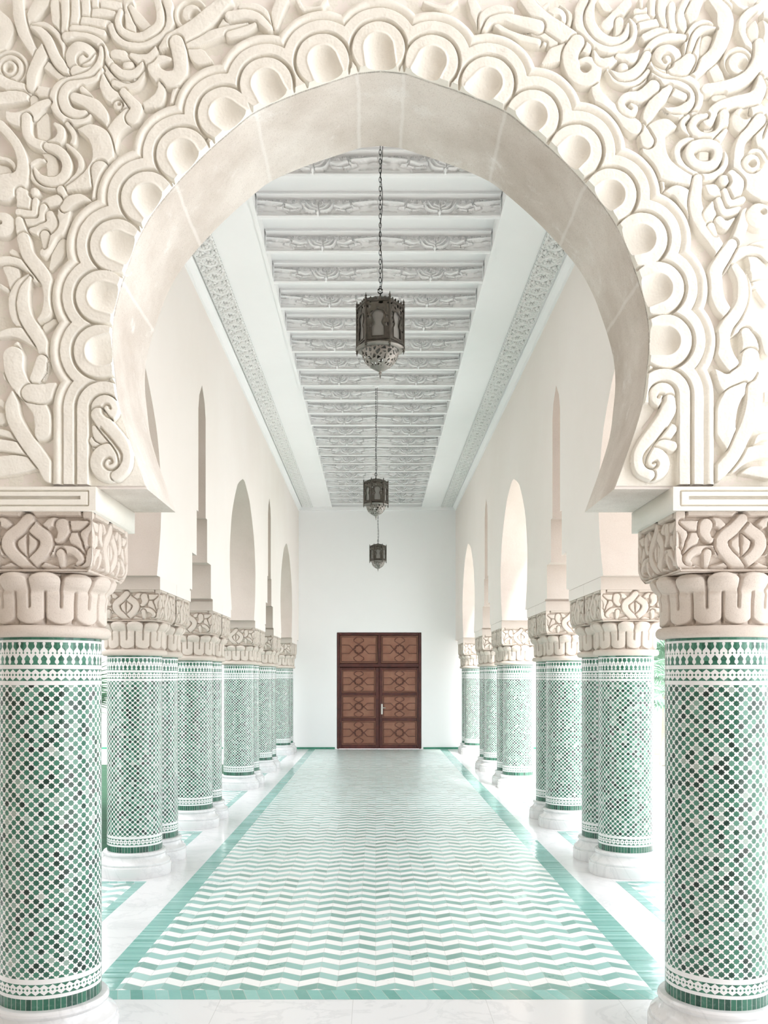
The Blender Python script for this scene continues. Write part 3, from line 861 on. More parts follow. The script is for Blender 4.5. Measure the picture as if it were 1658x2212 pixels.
TEALS = [(0.0, (.10, .29, .245)), (.3, (.155, .39, .34)), (.7, (.225, .475, .43)), (1.0, (.35, .59, .55))]
def floor_tiles():
    # chevron field, object coordinates in metres
    m = Mat('chevron_tiles', .12, .5)
    (x, y, z), ob = m.coord('Object')
    xs = x / (.0625 * S); ys = y / (.0545 * S)
    tri = ((xs / 2.0).frac() - .5).abs() * (2 * .0625 / .0545 * .62)
    st = ys + tri
    k = st.floor()
    par = k.mod(2.0)
    ix = xs.floor()
    rnd = m.rand(ix, k, 1.0)
    tea = m.ramp(rnd, TEALS)
    nz = m.noise(ob, 30, 4, .6)
    tea = m.mix(nz.smooth(.5, .75) * .3, tea, (.36, .55, .50))
    whi = m.mix(rnd * .5, (.89, .89, .88), (.82, .815, .80))
    col = m.mix(par, whi, tea)
    f = st.frac(); fx = xs.frac()
    j = (f.min(1.0 - f) < .03).max((fx.min(1.0 - fx)) < .014)
    col = m.mix(j * .6, col, (.47, .46, .43))
    m.color(col)
    m.set('Roughness', m.rand(ix, k, 5.0) * .12 + nz * .12 + .22)
    m.b.inputs['Coat Weight'].default_value = .9; m.b.inputs['Coat Roughness'].default_value = .36; m.b.inputs['Coat IOR'].default_value = 1.6
    # hand-laid tiles: each one tilts a little
    vm = m.node('ShaderNodeVectorMath', operation='SUBTRACT')
    m.nt.links.new(m.rand(ix, k, 9.0, 'Color'), vm.inputs[0]); vm.inputs[1].default_value = (.5, .5, .5)
    sc = m.node('ShaderNodeVectorMath', operation='SCALE'); sc.inputs['Scale'].default_value = .055
    m.nt.links.new(vm.outputs[0], sc.inputs[0])
    m.bump(m.noise(ob, 22, 3, .5), .06, .01)
    ad = m.node('ShaderNodeVectorMath', operation='ADD')
    m.nt.links.new(m.bumpnode.outputs[0], ad.inputs[0]); m.nt.links.new(sc.outputs[0], ad.inputs[1])
    no = m.node('ShaderNodeVectorMath', operation='NORMALIZE'); m.nt.links.new(ad.outputs[0], no.inputs[0])
    m.nt.links.new(no.outputs[0], m.b.inputs['Normal'])
    M['chevron_tiles'] = m.m
    # border rows: tiles laid across (lx) or along
    for nm, along in (('border_tiles_long', True), ('border_tiles_cross', False)):
        m = Mat(nm, .12, .5)
        (x, y, z), ob = m.coord('Object')
        c = (y / (.0165 * S)) if along else (x / (.040 * S) + y / (.14 * S))
        k = c.floor(); f = c.frac()
        rnd = m.rand(k, 2.0 if along else 4.0)
        nz = m.noise(ob, 25, 4, .6)
        col = m.ramp(rnd * .8 + nz * .2, TEALS)
        col = m.mix((f.min(1.0 - f) < (.05 if along else .025)) * .5, col, (.50, .52, .48))
        m.color(col)
        m.set('Roughness', m.rand(k, 8.0) * .12 + .07)
        vm = m.node('ShaderNodeVectorMath', operation='SUBTRACT')
        m.nt.links.new(m.rand(k, 9.0, 1.0, 'Color'), vm.inputs[0]); vm.inputs[1].default_value = (.5, .5, .5)
        sc = m.node('ShaderNodeVectorMath', operation='SCALE'); sc.inputs['Scale'].default_value = .05
        m.nt.links.new(vm.outputs[0], sc.inputs[0])
        m.bump(m.noise(ob, 22, 3, .5), .06, .01)
        ad = m.node('ShaderNodeVectorMath', operation='ADD')
        m.nt.links.new(m.bumpnode.outputs[0], ad.inputs[0]); m.nt.links.new(sc.outputs[0], ad.inputs[1])
        no = m.node('ShaderNodeVectorMath', operation='NORMALIZE'); m.nt.links.new(ad.outputs[0], no.inputs[0])
        m.nt.links.new(no.outputs[0], m.b.inputs['Normal'])
        M[nm] = m.m
floor_tiles()

def simple(name, c, rough=.6, metal=0.0, spec=.5, noise=None):
    m = Mat(name, rough, spec)
    if noise:
        _, ob = m.coord('Object')
        n = m.noise(ob, noise[0], 5, .65)
        m.color(m.ramp(n, [(.3, c), (.7, noise[1])]))
        m.bump(m.noise(ob, noise[0] * 4, 4, .6), .2, .004)
    else:
        m.color(c)
    m.set('Metallic', metal)
    M[name] = m.m
    return m
simple('bronze', (.060, .052, .043), .5, .6, .5, (30, (.12, .105, .088)))
simple('bronze_pale', (.20, .185, .165), .45, .6, .5, (30, (.30, .28, .25)))
simple('iron', (.025, .023, .022), .5, .5)
simple('chain_iron', (.015, .014, .013), .5, .5)
simple('milk_glass', (.20, .19, .175), .35, 0, .5, (6, (.27, .26, .24)))
simple('door_frame_wood', (.042, .009, .008), .35, 0, .5, (7, (.11, .028, .021)))
simple('door_panel_wood', (.25, .105, .065), .5, 0, .4, (5, (.34, .165, .11)))
simple('door_strap_wood', (.105, .034, .024), .45, 0, .5, (9, (.19, .072, .05)))
simple('handle_metal', (.75, .74, .70), .3, .8)
simple('baseboard_green', (.03, .18, .11), .2, 0, .5, (12, (.06, .26, .17)))
simple('grass', (.022, .07, .040), .9, 0, .2, (9, (.045, .12, .07)))
simple('paving', (.80, .79, .76), .8, 0, .3, (1.5, (.86, .85, .83)))
simple('palm_leaf', (.045, .15, .075), .5, 0, .4, (4, (.09, .24, .12)))
simple('palm_trunk', (.20, .14, .09), .9, 0, .2, (12, (.32, .24, .16)))
simple('shrub_leaf', (.24, .28, .22), .7, 0, .3, (8, (.36, .40, .33)))

def openwork(name, c0, scale):
    """pierced metal sheet: real holes through it"""
    m = Mat(name, .5, .5)
    _, ob = m.coord('Object')
    vo = m.node('ShaderNodeTexVoronoi'); vo.feature = 'DISTANCE_TO_EDGE'; vo.inputs['Scale'].default_value = scale
    m.nt.links.new(ob, vo.inputs['Vector'])
    d = E(m.nt, vo.outputs['Distance'])
    n = m.noise(ob, 30, 4, .6)
    m.color(m.ramp(n, [(.3, c0), (.7, tuple(k * 1.7 for k in c0))]))
    m.set('Metallic', .6)
    m.set('Alpha', d < .17)
    M[name] = m.m
openwork('pierced_bronze', (.085, .075, .063), 34)
openwork('pierced_bowl', (.20, .185, .165), 34)
plaster('blocker_plaster', (.55, .50, .44), (.60, .55, .49), .5, .8, 0, .08)  # finish of the added light-blocking walls around the camera
plaster('frieze_groove_shade', (.42, .41, .39), (.50, .49, .47), 2, .85, 0, .05)  # darker tone for the frieze grooves, in place of shade
plaster('garden_blocker_plaster', (.62, .62, .61), (.66, .66, .65), .5, .8, 0, .05)
simple('grass_sunny', (.16, .30, .13), .9, 0, .2, (9, (.24, .38, .19)))  # lighter grass: sunlight put into the colour
simple('palm_leaf_sunlit', (.16, .30, .21), .5, 0, .4, (4, (.26, .40, .30)))  # leaf lightened for strong sun and haze, painted into the colour
simple('palm_trunk_sunlit', (.45, .40, .34), .9, 0, .2, (12, (.55, .50, .44)))  # trunk colour lightened likewise to look sunlit
# ------------------------------------------------------------------ the setting
CLX, CRX = -1.228, 1.275              # side column rows
WLX, WRX = -1.058, 1.100              # inner faces of the side walls
YB = 12.42                            # back wall
ZC = 3.33                             # flat ceiling bands
ZR = 3.444                            # recess between the beams
PAIRS = [4.79, 6.22, 8.28, 9.71, 11.77]
SP = .1845
def struct(o): return tag(o, kind='structure')

# front wall: stone core with the arch cut through, carved face as its children
R_, V_, keep_, band_, qx_, D_ = carve_front()
core = arch_units(ARCH_CX)
foot = core[0][1]
outer = [(-2.3, foot), (-2.3, 3.75), (2.3, 3.75), (2.3, foot)]
poly = core + [(2.6, foot), (2.6, 5.0), (-2.6, 5.0), (-2.6, foot)]
v, f, nf = extrude_poly(poly, 'y', DF + REL * 1.0, DF + THICK)
narch = len(core) - 1
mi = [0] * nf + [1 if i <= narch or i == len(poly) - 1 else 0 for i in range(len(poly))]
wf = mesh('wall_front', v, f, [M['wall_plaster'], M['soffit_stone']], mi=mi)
fix_normals(wf); struct(wf)
smooth_by_angle(wf, 30)
for nm, msk in (('lobed_arch_band', band_), ('carved_spandrel', (~band_) & (qx_ < CXP)), ('carved_spandrel', (~band_) & (qx_ >= CXP))):
    q = grid_quads(R_.ny, R_.nx, keep_ & msk)
    vv, qq = submesh(V_, q)
    if nm == 'lobed_arch_band':
        # close the rim between the carving and the soffit
        e = np.concatenate([q[:, [0, 1]], q[:, [1, 2]], q[:, [2, 3]], q[:, [3, 0]]])
        es = np.sort(e, 1); key = es[:, 0].astype(np.int64) * (R_.nx * R_.ny) + es[:, 1]
        un, idx, cnt = np.unique(key, return_index=True, return_counts=True)
        be = e[idx[cnt == 1]]
        dd = np.abs(D_.ravel())
        be = be[(dd[be[:, 0]] < 1.2) & (dd[be[:, 1]] < 1.2)]
        A0 = V_[be[:, 0]]; A1 = V_[be[:, 1]]
        B0 = A0.copy(); B1 = A1.copy(); B0[:, 1] = DF + REL * 1.25; B1[:, 1] = DF + REL * 1.25
        n0 = len(vv); k = len(be)
        vv = np.concatenate([vv, A0, A1, B1, B0])
        r = np.arange(k)
        qq = np.concatenate([qq, np.stack([n0 + k + r, n0 + r, n0 + 3 * k + r, n0 + 2 * k + r], -1)])
    o = quads_mesh(nm, vv, qq, M['carved_stone'], wf)
    if nm == 'carved_spandrel':
        o['label'] = 'arabesque carving left of the arch' if msk[0, 0] else 'arabesque carving right of the arch'
del V_, keep_, D_

# side walls with wide and lancet openings
def lancet(c):
    h = [(-.36, FOOT_Z), (-.36, 1.50), (-.295, 1.50), (-.295, 1.715), (-.165, 1.715), (-.165, 1.985), (-.115, 1.985), (-.115, 2.60), (-.085, 2.69), (0, 2.775)]
    return [(c + a, z) for a, z in h] + [(c - a, z) for a, z in h[-2::-1]]
def wide(c):
    a = arch_units(c)
    return a
def side_wall(name, xi, xo):
    p = [(DF + THICK, FOOT_Z)]
    p += wide(3.76) + lancet(5.505) + wide(7.25) + lancet(8.995) + wide(10.74)
    p += [(YB, FOOT_Z), (YB, 3.36), (DF + THICK, 3.36)]
    v, f, nf = extrude_poly(p, 'x', xi, xo)
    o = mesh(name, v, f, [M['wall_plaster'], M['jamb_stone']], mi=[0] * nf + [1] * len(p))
    fix_normals(o); smooth_by_angle(o, 30)
    return struct(o)
side_wall('wall_left', WLX, WLX - .345)
side_wall('wall_right', WRX, WRX + .345)

# back wall, behind the hall and running on past the arcades
p = [(-4.2, 0), (-.535, 0), (-.535, 1.605), (.63, 1.605), (.63, 0), (2.9, 0), (2.9, 3.75), (-4.2, 3.75)]
v, f, nf = extrude_poly(p, 'y', YB, YB + .3)
struct(fix_normals(mesh('wall_back', v, f, M['white_plaster'])))
for (x0, x1, nm) in ((-4.2, -.56, 'baseboard_back'), (.655, 2.9, 'baseboard_back')):
    struct(MB().box(x0, x1, YB - .012, YB, 0, .026).build(nm, M['baseboard_green']))

# ceiling
cb = MB()
cb.box(WLX - .345, -.607, DF + THICK, YB, ZC, ZR + .12)
cb.box(.638, WRX + .345, DF + THICK, YB, ZC, ZR + .12)
cb.box(-.607, .638, DF + THICK, YB, ZR, ZR + .12)
ceil = struct(cb.build('ceiling', M['ceiling_white']))
def cove(name, x0, x1, z0=3.275):
    m = MB(); d = 1 if x1 > x0 else -1
    prof = [(x0, z0), (x0 + d * .012, z0), (x0 + d * .014, z0 + .012), (x1 - d * .012, ZC - .016), (x1, ZC - .014), (x1, ZC + .001), (x0, ZC + .001)]
    n = len(prof)
    v = [(a, DF + THICK, b) for a, b in prof] + [(a, YB, b) for a, b in prof]
    f = [(i, (i + 1) % n, (i + 1) % n + n, i + n) for i in range(n)] + [tuple(range(n)), tuple(range(2 * n - 1, n - 1, -1))]
    m.add(v, f)
    return struct(fix_normals(m.build(name, M['white_plaster'])))
cove('trim_1', WLX, -1.012); cove('trim_2', WRX, 1.052)
m = MB(); m.box(WLX, WRX, YB - .03, YB, 3.28, ZC); struct(m.build('trim_3', M['white_plaster']))
m = MB(); m.box(-.620, -.600, DF + THICK, YB, ZC - .008, ZC + .004); struct(m.build('trim_4', M['white_plaster']))
m = MB(); m.box(.631, .651, DF + THICK, YB, ZC - .008, ZC + .004); struct(m.build('trim_5', M['white_plaster']))

# stucco frieze bands: interlaced stars and crosses, 0.377 long each
def frieze_tile():
    W, Lp = 100, 240
    R = Relief(0, W, 0, Lp, 1.6, 2.2, 2.2)
    R.H += 1.0
    def line(pts, w=4.5, d=.9):
        for a, b in zip(pts[:-1], pts[1:]):
            n = max(2, int(math.hypot(b[0] - a[0], b[1] - a[1]) / 8))
            R.groove([(a[0] + (b[0] - a[0]) * i / n, a[1] + (b[1] - a[1]) * i / n) for i in range(n + 1)], w, d)
            R.H = np.maximum(R.H, .05)
    for cy in (0, 120, 240):
        s = 47.0
        # stepped star panel with cusped ends
        line([(4, cy - 30), (16, cy - 30), (16, cy - 42), (30, cy - 42), (50, cy - 56), (70, cy - 42), (84, cy - 42), (84, cy - 30), (96, cy - 30)], 6)
        line([(4, cy + 30), (16, cy + 30), (16, cy + 42), (30, cy + 42), (50, cy + 56), (70, cy + 42), (84, cy + 42), (84, cy + 30), (96, cy + 30)], 6)
        line([(10, cy - 24), (24, cy - 24), (24, cy - 34), (34, cy - 34), (50, cy - 45), (66, cy - 34), (76, cy - 34), (76, cy - 24), (90, cy - 24)], 3, .6)
        line([(10, cy + 24), (24, cy + 24), (24, cy + 34), (34, cy + 34), (50, cy + 45), (66, cy + 34), (76, cy + 34), (76, cy + 24), (90, cy + 24)], 3, .6)
        for i in range(8):
            a = PI / 4 * i
            c = (50 + 17 * math.sin(a), cy + 17 * math.cos(a))
            R.groove([(c[0] + 8 * math.cos(t), c[1] + 8 * math.sin(t)) for t in np.linspace(0, 2 * PI, 13)], 2.6, .6)
        R.pit(50, cy, 9, .8)
        for sx in (-1, 1):
            for sy in (-1, 1):
                R.pit(50 + sx * 33, cy + sy * 12, 7, .7); R.pit(50 + sx * 26, cy + sy * 27, 5, .7); R.pit(50 + sx * 40, cy, 6, .7)
    for cy in (60, 180):
        for k in range(5):
            x = 12 + 19 * k
            R.pit(x, cy - 8, 6, .7); R.pit(x + 9, cy + 8, 6, .7)
            R.groove([(x - 7, cy + 6), (x, cy - 2), (x + 7, cy + 6)], 2.6, .6)
    line([(3, -5), (3, Lp + 5)], 5); line([(97, -5), (97, Lp + 5)], 5)
    R.H = np.maximum(R.H, .05)
    return R
FT = frieze_tile()
def frieze(name, x0, x1):
    P = .377; n = 26
    vs = []; qs = []
    H = FT.H
    X, Y = np.meshgrid(FT.xs / 100.0, FT.ys / 240.0)
    q = grid_quads(FT.ny, FT.nx)
    y0 = YB - .02 - n * P
    for i in range(n):
        vs.append(np.stack([x0 + (x1 - x0) * X, y0 + (i + Y) * P, ZC + .010 - .024 * H], -1).reshape(-1, 3))
        qs.append(q[:, ::-1] + i * H.size)
    o = quads_mesh(name, np.concatenate(vs), np.concatenate(qs), [M['frieze_plaster'], M['frieze_groove_shade']], None, False)
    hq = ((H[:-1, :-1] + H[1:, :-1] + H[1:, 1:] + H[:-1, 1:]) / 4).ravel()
    o.data.polygons.foreach_set('material_index', np.tile((hq < .55).astype(np.int32), n))  # low groove faces get the darker colour, standing in for recess shade
    return struct(o)
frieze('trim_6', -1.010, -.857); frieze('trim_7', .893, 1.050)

# floor: marble slabs with tiled fields let into it
fb = MB().box(-1.56, 1.80, -1.9, YB, -.10, 0)
floor = struct(fb.build('floor', M['marble_floor']))
def inlay(name, x0, x1, y0, y1, mat, z=.0007):
    o = MB().box(x0, x1, y0, y1, -.002, z).build(name, mat, floor)
    return o
TL, TR, TY, TE = -.9145, .985, 2.794, 12.36
inlay('chevron_field', TL + .085, TR - .105, TY + .082, TE, M['chevron_tiles'])
inlay('tile_border', TL, TL + .085, TY, TE, M['border_tiles_long'])
inlay('tile_border', TR - .105, TR, TY, TE, M['border_tiles_long'])
inlay('tile_border', TL + .085, TR - .105, TY, TY + .082, M['border_tiles_cross'])
for (y0, y1) in ((2.98, 4.40), (5.20, 5.82), (6.62, 7.88), (8.68, 9.33), (10.12, 11.38)):
    for (a, b, s) in ((-1.115, -1.44, -1), (1.168, 1.50, 1)):
        lo, hi = min(a, b), max(a, b)
        inlay('side_panel', lo + .046, hi - .046, y0 + .046, y1 - .046, M['chevron_tiles'])
        inlay('side_border', lo, lo + .046, y0, y1, M['border_tiles_long']); inlay('side_border', hi - .046, hi, y0, y1, M['border_tiles_long'])
        inlay('side_border', lo + .046, hi - .046, y0, y0 + .046, M['border_tiles_cross']); inlay('side_border', lo + .046, hi - .046, y1 - .046, y1, M['border_tiles_cross'])

# unseen gallery walls and roof, added around the camera to block and steer light
struct(MB().box(-2.9, 2.62, -2.3, -1.9, 0, 5.0).build('wall_rear_blocker', M['blocker_plaster']))
struct(MB().box(-2.9, -2.6, -1.9, DF + THICK, 0, 5.0).build('wall_side_blocker', M['blocker_plaster']))
struct(MB().box(-2.9, 2.7, -2.3, DF + THICK, 5.0, 5.2).build('ceiling', M['ceiling_white']))  # added roof out of view, keeps sky light off the front wall
struct(MB().box(2.45, 2.7, -1.9, -.72, 0, 5.0).build('wall_side_blocker', M['blocker_plaster']))  # added stub that narrows the light opening on the right

# pale wall added across the garden on the left to cut sky light
struct(MB().box(-5.4, -4.8, 2.7, 12.3, -.12, 4.3).build('wall_garden_blocker', M['garden_blocker_plaster']))

# ground outside
g = MB(); g.box(-60, 60, -40, 70, -.16, -.12); struct(g.build('ground', M['paving']))
tag(MB().box(-4.75, -1.62, 3.2, 11.4, -.1205, -.112).build('lawn', M['grass']), 'green lawn outside the arcade on the left', 'lawn', kind='stuff')
tag(MB().box(3.1, 14, 12.9, 19, -.1205, -.112).build('lawn', M['grass_sunny']), 'strip of green lawn outside the arcade on the right', 'lawn', kind='stuff')
# ------------------------------------------------------------------ columns
def lathe_grid(prof, n, disp=None):
    """prof list (r,z); returns verts, quads with wrap; disp(theta01, t) radial extra"""
    p = np.asarray(prof, float); m = len(p)
    th = np.arange(n) / n
    T, I = np.meshgrid(th, np.arange(m))
    r = p[:, 0][:, None] + (disp(T, p[:, 1][:, None] + 0 * T) if disp else 0)
    a = T * 2 * PI + PI / 2                   # seam faces away from the hall entrance
    v = np.stack([r * np.cos(a), r * np.sin(a), np.repeat(p[:, 1][:, None], n, 1)], -1).reshape(-1, 3)
    i = np.arange(m * n).reshape(m, n)
    q = np.stack([i[:-1], np.roll(i[:-1], -1, 1), np.roll(i[1:], -1, 1), i[1:]], -1).reshape(-1, 4)
    return v, q

BZ = .124            # top of the marble base
SHR = .137           # shaft radius
def base_mesh(parent):
    pr = [(.0, 0), (.1825, 0), (.184, .004), (.184, .050), (.1825, .055), (.178, .058), (.179, .061), (.178, .068), (.172, .073), (.166, .077), (.158, .086), (.153, .096), (.152, .101), (.156, .105), (.158, .110), (.157, .117), (.152, .1225), (.143, .124), (0, .124)]
    m = MB().lathe(pr[1:-1], 64); o = m.build('base', M['marble_base'], parent); smooth_by_angle(o, 28)
    return o
def shaft_mesh(parent):
    n = 72
    zs = np.linspace(0, .979, 6)
    v = []; q = []; uv = []
    for z in zs:
        for k in range(n + 1):
            a = 2 * PI * k / n + PI / 2
            v.append((SHR * math.cos(a), SHR * math.sin(a), BZ + z))
    for i in range(len(zs) - 1):
        for k in range(n):
            a = i * (n + 1) + k
            q.append((a, a + 1, a + n + 2, a + n + 1))
    o = quads_mesh('shaft', v, q, M['column_mosaic'], parent)
    l = o.data.uv_layers.new(name='UVMap')
    vi = np.empty(len(o.data.loops), dtype=np.int32); o.data.loops.foreach_get('vertex_index', vi)
    u = (vi % (n + 1)) / n; h = zs[vi // (n + 1)]
    l.data.foreach_set('uv', np.stack([u, h], -1).astype(np.float32).ravel())
    return o
ZR0 = BZ + .979      # 1.103 shaft top
def ring_mesh(parent):
    pr = []
    for k in range(13):
        a = -PI / 2 + PI * k / 12
        pr.append((.149 + .0135 * math.cos(a), ZR0 + .0155 + .0155 * math.sin(a)))
    o = MB().lathe([(.13, ZR0)] + pr + [(.13, ZR0 + .031)], 64).build('astragal', M['grain_stone'], parent, True)
    return o
def bell_mesh(parent):
    """bell of upright tongues with a row of curled leaf tops"""
    z0, z1 = ZR0 + .031, 1.2725
    m = 60; n = 12 * 32
    t = np.linspace(0, 1, m)
    r = np.interp(t, [0, .08, .45, .68, .80, .90, .97, 1.0], [.1455, .147, .1475, .153, .164, .168, .163, .150])
    th = np.arange(n) / n
    X, T = np.meshgrid((th * 12) % 1.0, t)
    x = np.minimum(X, 1 - X)                  # distance to groove A (0)
    y = np.abs(X - .5)                        # distance to groove B (.5)
    sm = lambda e: np.clip(e, 0, 1) ** 2 * (3 - 2 * np.clip(e, 0, 1))
    gA = (1 - sm(x / .055)) * sm((T - .30) / .06) * sm((.97 - T) / .05)
    gB = (1 - sm(y / .055)) * sm((T - .02) / .05) * sm((.66 - T) / .05)
    low = sm((.24 - T - .0) / .05 * 1.0 - 2.2 * (1 - np.sqrt(np.clip(1 - (x / .5 * .98) ** 2, 0, 1))) * -1.0 - 3.4) # below the round tongue ends
    arc = .035 + .20 * (1 - np.sqrt(np.clip(1 - (x / .5) ** 2, 0, 1)))
    low = sm((arc - T) / .03)
    arc2 = .985 - .22 * (1 - np.sqrt(np.clip(1 - (y / .5) ** 2, 0, 1)))
    up = sm((T - arc2) / .03)
    round_a = .006 * (1 - (x / .5) ** 2) * (T < .66) + 0
    leafb = .010 * np.clip(1 - (y / .5) ** 2, 0, 1) * sm((T - .62) / .12)
    rr = r[:, None] - .017 * np.maximum(gA, gB) - .012 * low - .018 * up + round_a * sm((.66 - T) / .1) + leafb
    a = th * 2 * PI + PI / 2
    v = np.stack([rr * np.cos(a), rr * np.sin(a), np.repeat((z0 + (z1 - z0) * t)[:, None], n, 1)], -1).reshape(-1, 3)
    i = np.arange(m * n).reshape(m, n)
    q = np.stack([i[:-1], np.roll(i[:-1], -1, 1), np.roll(i[1:], -1, 1), i[1:]], -1).reshape(-1, 4)
    return quads_mesh('capital_bell', v, q, M['grain_stone'], parent)
def block_relief():
    R = Relief(-551, 551, 0, 490, 7.0, 13, 14)
    R.H += .12
    def both(pts, w, l=1.0, dome=.14):
        R.stroke(pts, w, l, dome); R.stroke([(-x, y) for x, y in pts], w, l, dome)
    o = lambda pts: [(x - 265, y - 300) for x, y in pts]
    R.stroke([(-560, 12), (560, 12)], 60, 1.0, .05)
    both(o([(800,290),(785,400),(752,480),(742,560),(765,640),(745,720),(640,765),(520,790)]), [150,110,85,80,110,90,75,70])
    both(o([(820,640),(790,760),(640,830)]), [120,160,160])
    both(o([(640,460),(680,560),(750,640)]), [100,105,20], .9)
    both(o([(380,725),(500,765),(650,790)]), [60,65,70])
    both(o([(430,620),(540,610),(650,620),(720,690),(690,720)]), [110,85,80,70,40])
    both(o([(545,640),(560,740)]), [90,60], .9)
    both(o([(770,385),(690,410),(590,410),(480,385),(420,420)]), [40,100,95,95,80])
    both(o([(560,410),(570,470),(530,530),(480,520)]), [130,110,70,30])
    both(o([(268,440),(312,520),(302,620),(272,690)]), [30,85,80,30], .85)
    both(o([(255,360),(330,440),(415,510),(425,580),(380,650),(310,715),(245,780)]), [110,115,120,125,115,110,100])
    R.stroke([(-560, 478), (560, 478)], 40, 1.0, .05)
    return R
BR = block_relief()
def block_mesh(parent):
    hw = .1687; z1, z0 = 1.4255, 1.2710
    H = BR.H; ny, nx = H.shape
    U, Vv = np.meshgrid(BR.xs / 551.0, 1 - BR.ys / 490.0)
    vs = []; qs = []
    q = grid_quads(ny, nx)
    # cushion: lower corners and lower edge curve in
    low = np.clip((.30 - Vv) / .30, 0, 1)
    off = .020 * low ** 2.2
    edge = np.clip((np.abs(U) - .0), 0, 1)
    ins = hw * (1 - 0 * U)
    d = .019 * (1 - np.clip(H, -.1, 1.1))
    fade = np.clip((1 - np.abs(U)) / .06, 0, 1)
    d = d * fade
    half = hw - .016 * low ** 2.2
    for k in range(4):
        x = U * half; y = -(hw - off * 1.0 - d); z = z0 + (z1 - z0) * Vv
        y = np.where(np.abs(U) >= .999, -half, y)
        c, s = math.cos(k * PI / 2), math.sin(k * PI / 2)
        vs.append(np.stack([x * c - y * s, x * s + y * c, z], -1).reshape(-1, 3))
        qs.append(q + k * H.size)
    # top and bottom plates
    b = len(vs) * H.size
    hb = half[-1, 0] if Vv[-1, 0] < .5 else half[0, 0]
    vs.append(np.array([(-hw, -hw, z1), (hw, -hw, z1), (hw, hw, z1), (-hw, hw, z1), (-hb, -hb, z0 + .0005), (-hb, hb, z0 + .0005), (hb, hb, z0 + .0005), (hb, -hb, z0 + .0005)]))
    qs.append(np.array([(b, b + 1, b + 2, b + 3), (b + 4, b + 5, b + 6, b + 7)]))
    o = quads_mesh('capital_block', np.concatenate(vs), np.concatenate(qs), M['grain_stone'], parent)
    return smooth_by_angle(o, 50)
def impost_mesh(parent):
    v = MB().box(-.1725, .1725, -.1835, .1835, 1.4255, FOOT_Z - .0005)
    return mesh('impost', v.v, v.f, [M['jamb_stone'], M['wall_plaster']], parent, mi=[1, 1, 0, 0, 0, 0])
def make_column(loc):
    root = empty('tiled_column', loc)
    base_mesh(root); shaft_mesh(root); ring_mesh(root); bell_mesh(root); block_mesh(root); impost_mesh(root)
    return root
proto = make_column((CLX, PAIRS[0] - SP, 0))
ORD = ['nearest', 'second', 'third', 'fourth', 'last']
PL = ['first pair beyond the front arch', 'second pair beyond the front arch', 'third pair halfway down', 'fourth pair, last but one', 'last pair by the white end wall']
first = True
for side, X in (('left', CLX), ('right', CRX)):
    for i, c in enumerate(PAIRS):
        for j, (w, dy) in enumerate((('nearer', -SP), ('farther', SP))):
            o = proto if first else copy_tree(proto)
            first = False
            o.location = Vector((X, c + dy, 0)) * S
            tag(o, f'green mosaic column, {w} one of the {PL[i]}, {side} arcade', 'column', f'paired mosaic columns of the {side} arcade')
NEARL, NEARR, NEARY = -.901, .944, 2.50
for X, lab in ((NEARL, 'large green mosaic column at the left edge, under the carved front arch'), (NEARR, 'large green mosaic column at the right edge, under the carved front arch')):
    o = copy_tree(proto); o.location = Vector((X, NEARY, 0)) * S
    tag(o, lab, 'column', 'columns under the front arch')
    for ch in list(o.children):                       # the broad panelled impost is a block of its own
        if ch.name.startswith('impost'): bpy.data.objects.remove(ch)
for X, lab in ((CLX - .012, 'mosaic corner column hidden behind the large left column'), (CRX + .01, 'mosaic corner column showing as a sliver behind the large right column')):
    o = copy_tree(proto); o.location = Vector((X, 2.888, 0)) * S
    tag(o, lab, 'column', 'corner columns behind the front arch')

# panelled impost blocks over the front columns
def front_impost(x0, x1, lab, side):
    z0, z1 = 1.4255, FOOT_Z - .0005
    yf = NEARY - .182
    st = .0011
    nx = int((x1 - x0) / st) + 1; nz = int((z1 - z0) / st) + 1
    X, Z = np.meshgrid(np.linspace(x0, x1, nx), np.linspace(z1, z0, nz))
    u = (x1 - X) if side == 'left' else (X - x0)      # from the end by the opening
    v = z1 - Z
    g = lambda d, w: np.clip(1 - np.abs(d) / w, 0, 1)
    D = np.zeros_like(X)
    inr = (u > .0195)
    for vv in (.0105, .0480):
        D = np.maximum(D, g(v - vv, .0022) * inr)
    D = np.maximum(D, g(u - .0195, .0022) * (v > .0105) * (v < .0480))
    inr2 = (u > .040)
    for vv in (.0255, .0300):
        D = np.maximum(D, g(v - vv, .0024) * inr2)
    Vt = np.stack([X, yf + .012 * D, Z], -1).reshape(-1, 3)
    q = grid_quads(nz, nx)
    n0 = len(Vt)
    yb = NEARY + .195
    ex = np.array([(x0, yf, z0), (x1, yf, z0), (x1, yf, z1), (x0, yf, z1), (x0, yb, z0), (x1, yb, z0), (x1, yb, z1), (x0, yb, z1)])
    eq = np.array([(0, 4, 5, 1), (1, 5, 6, 2), (2, 6, 7, 3), (3, 7, 4, 0), (4, 7, 6, 5)]) + n0
    o = quads_mesh('impost_block', np.concatenate([Vt, ex]), np.concatenate([q, eq]), M['carved_stone'], None, False)
    return tag(o, lab, 'impost block', 'panelled imposts under the front arch')
front_impost(-2.6, -.7185, 'cream impost block with sunk lines above the left front column', 'left')
front_impost(.7635, 2.6, 'cream impost block with sunk lines above the right front column', 'right')

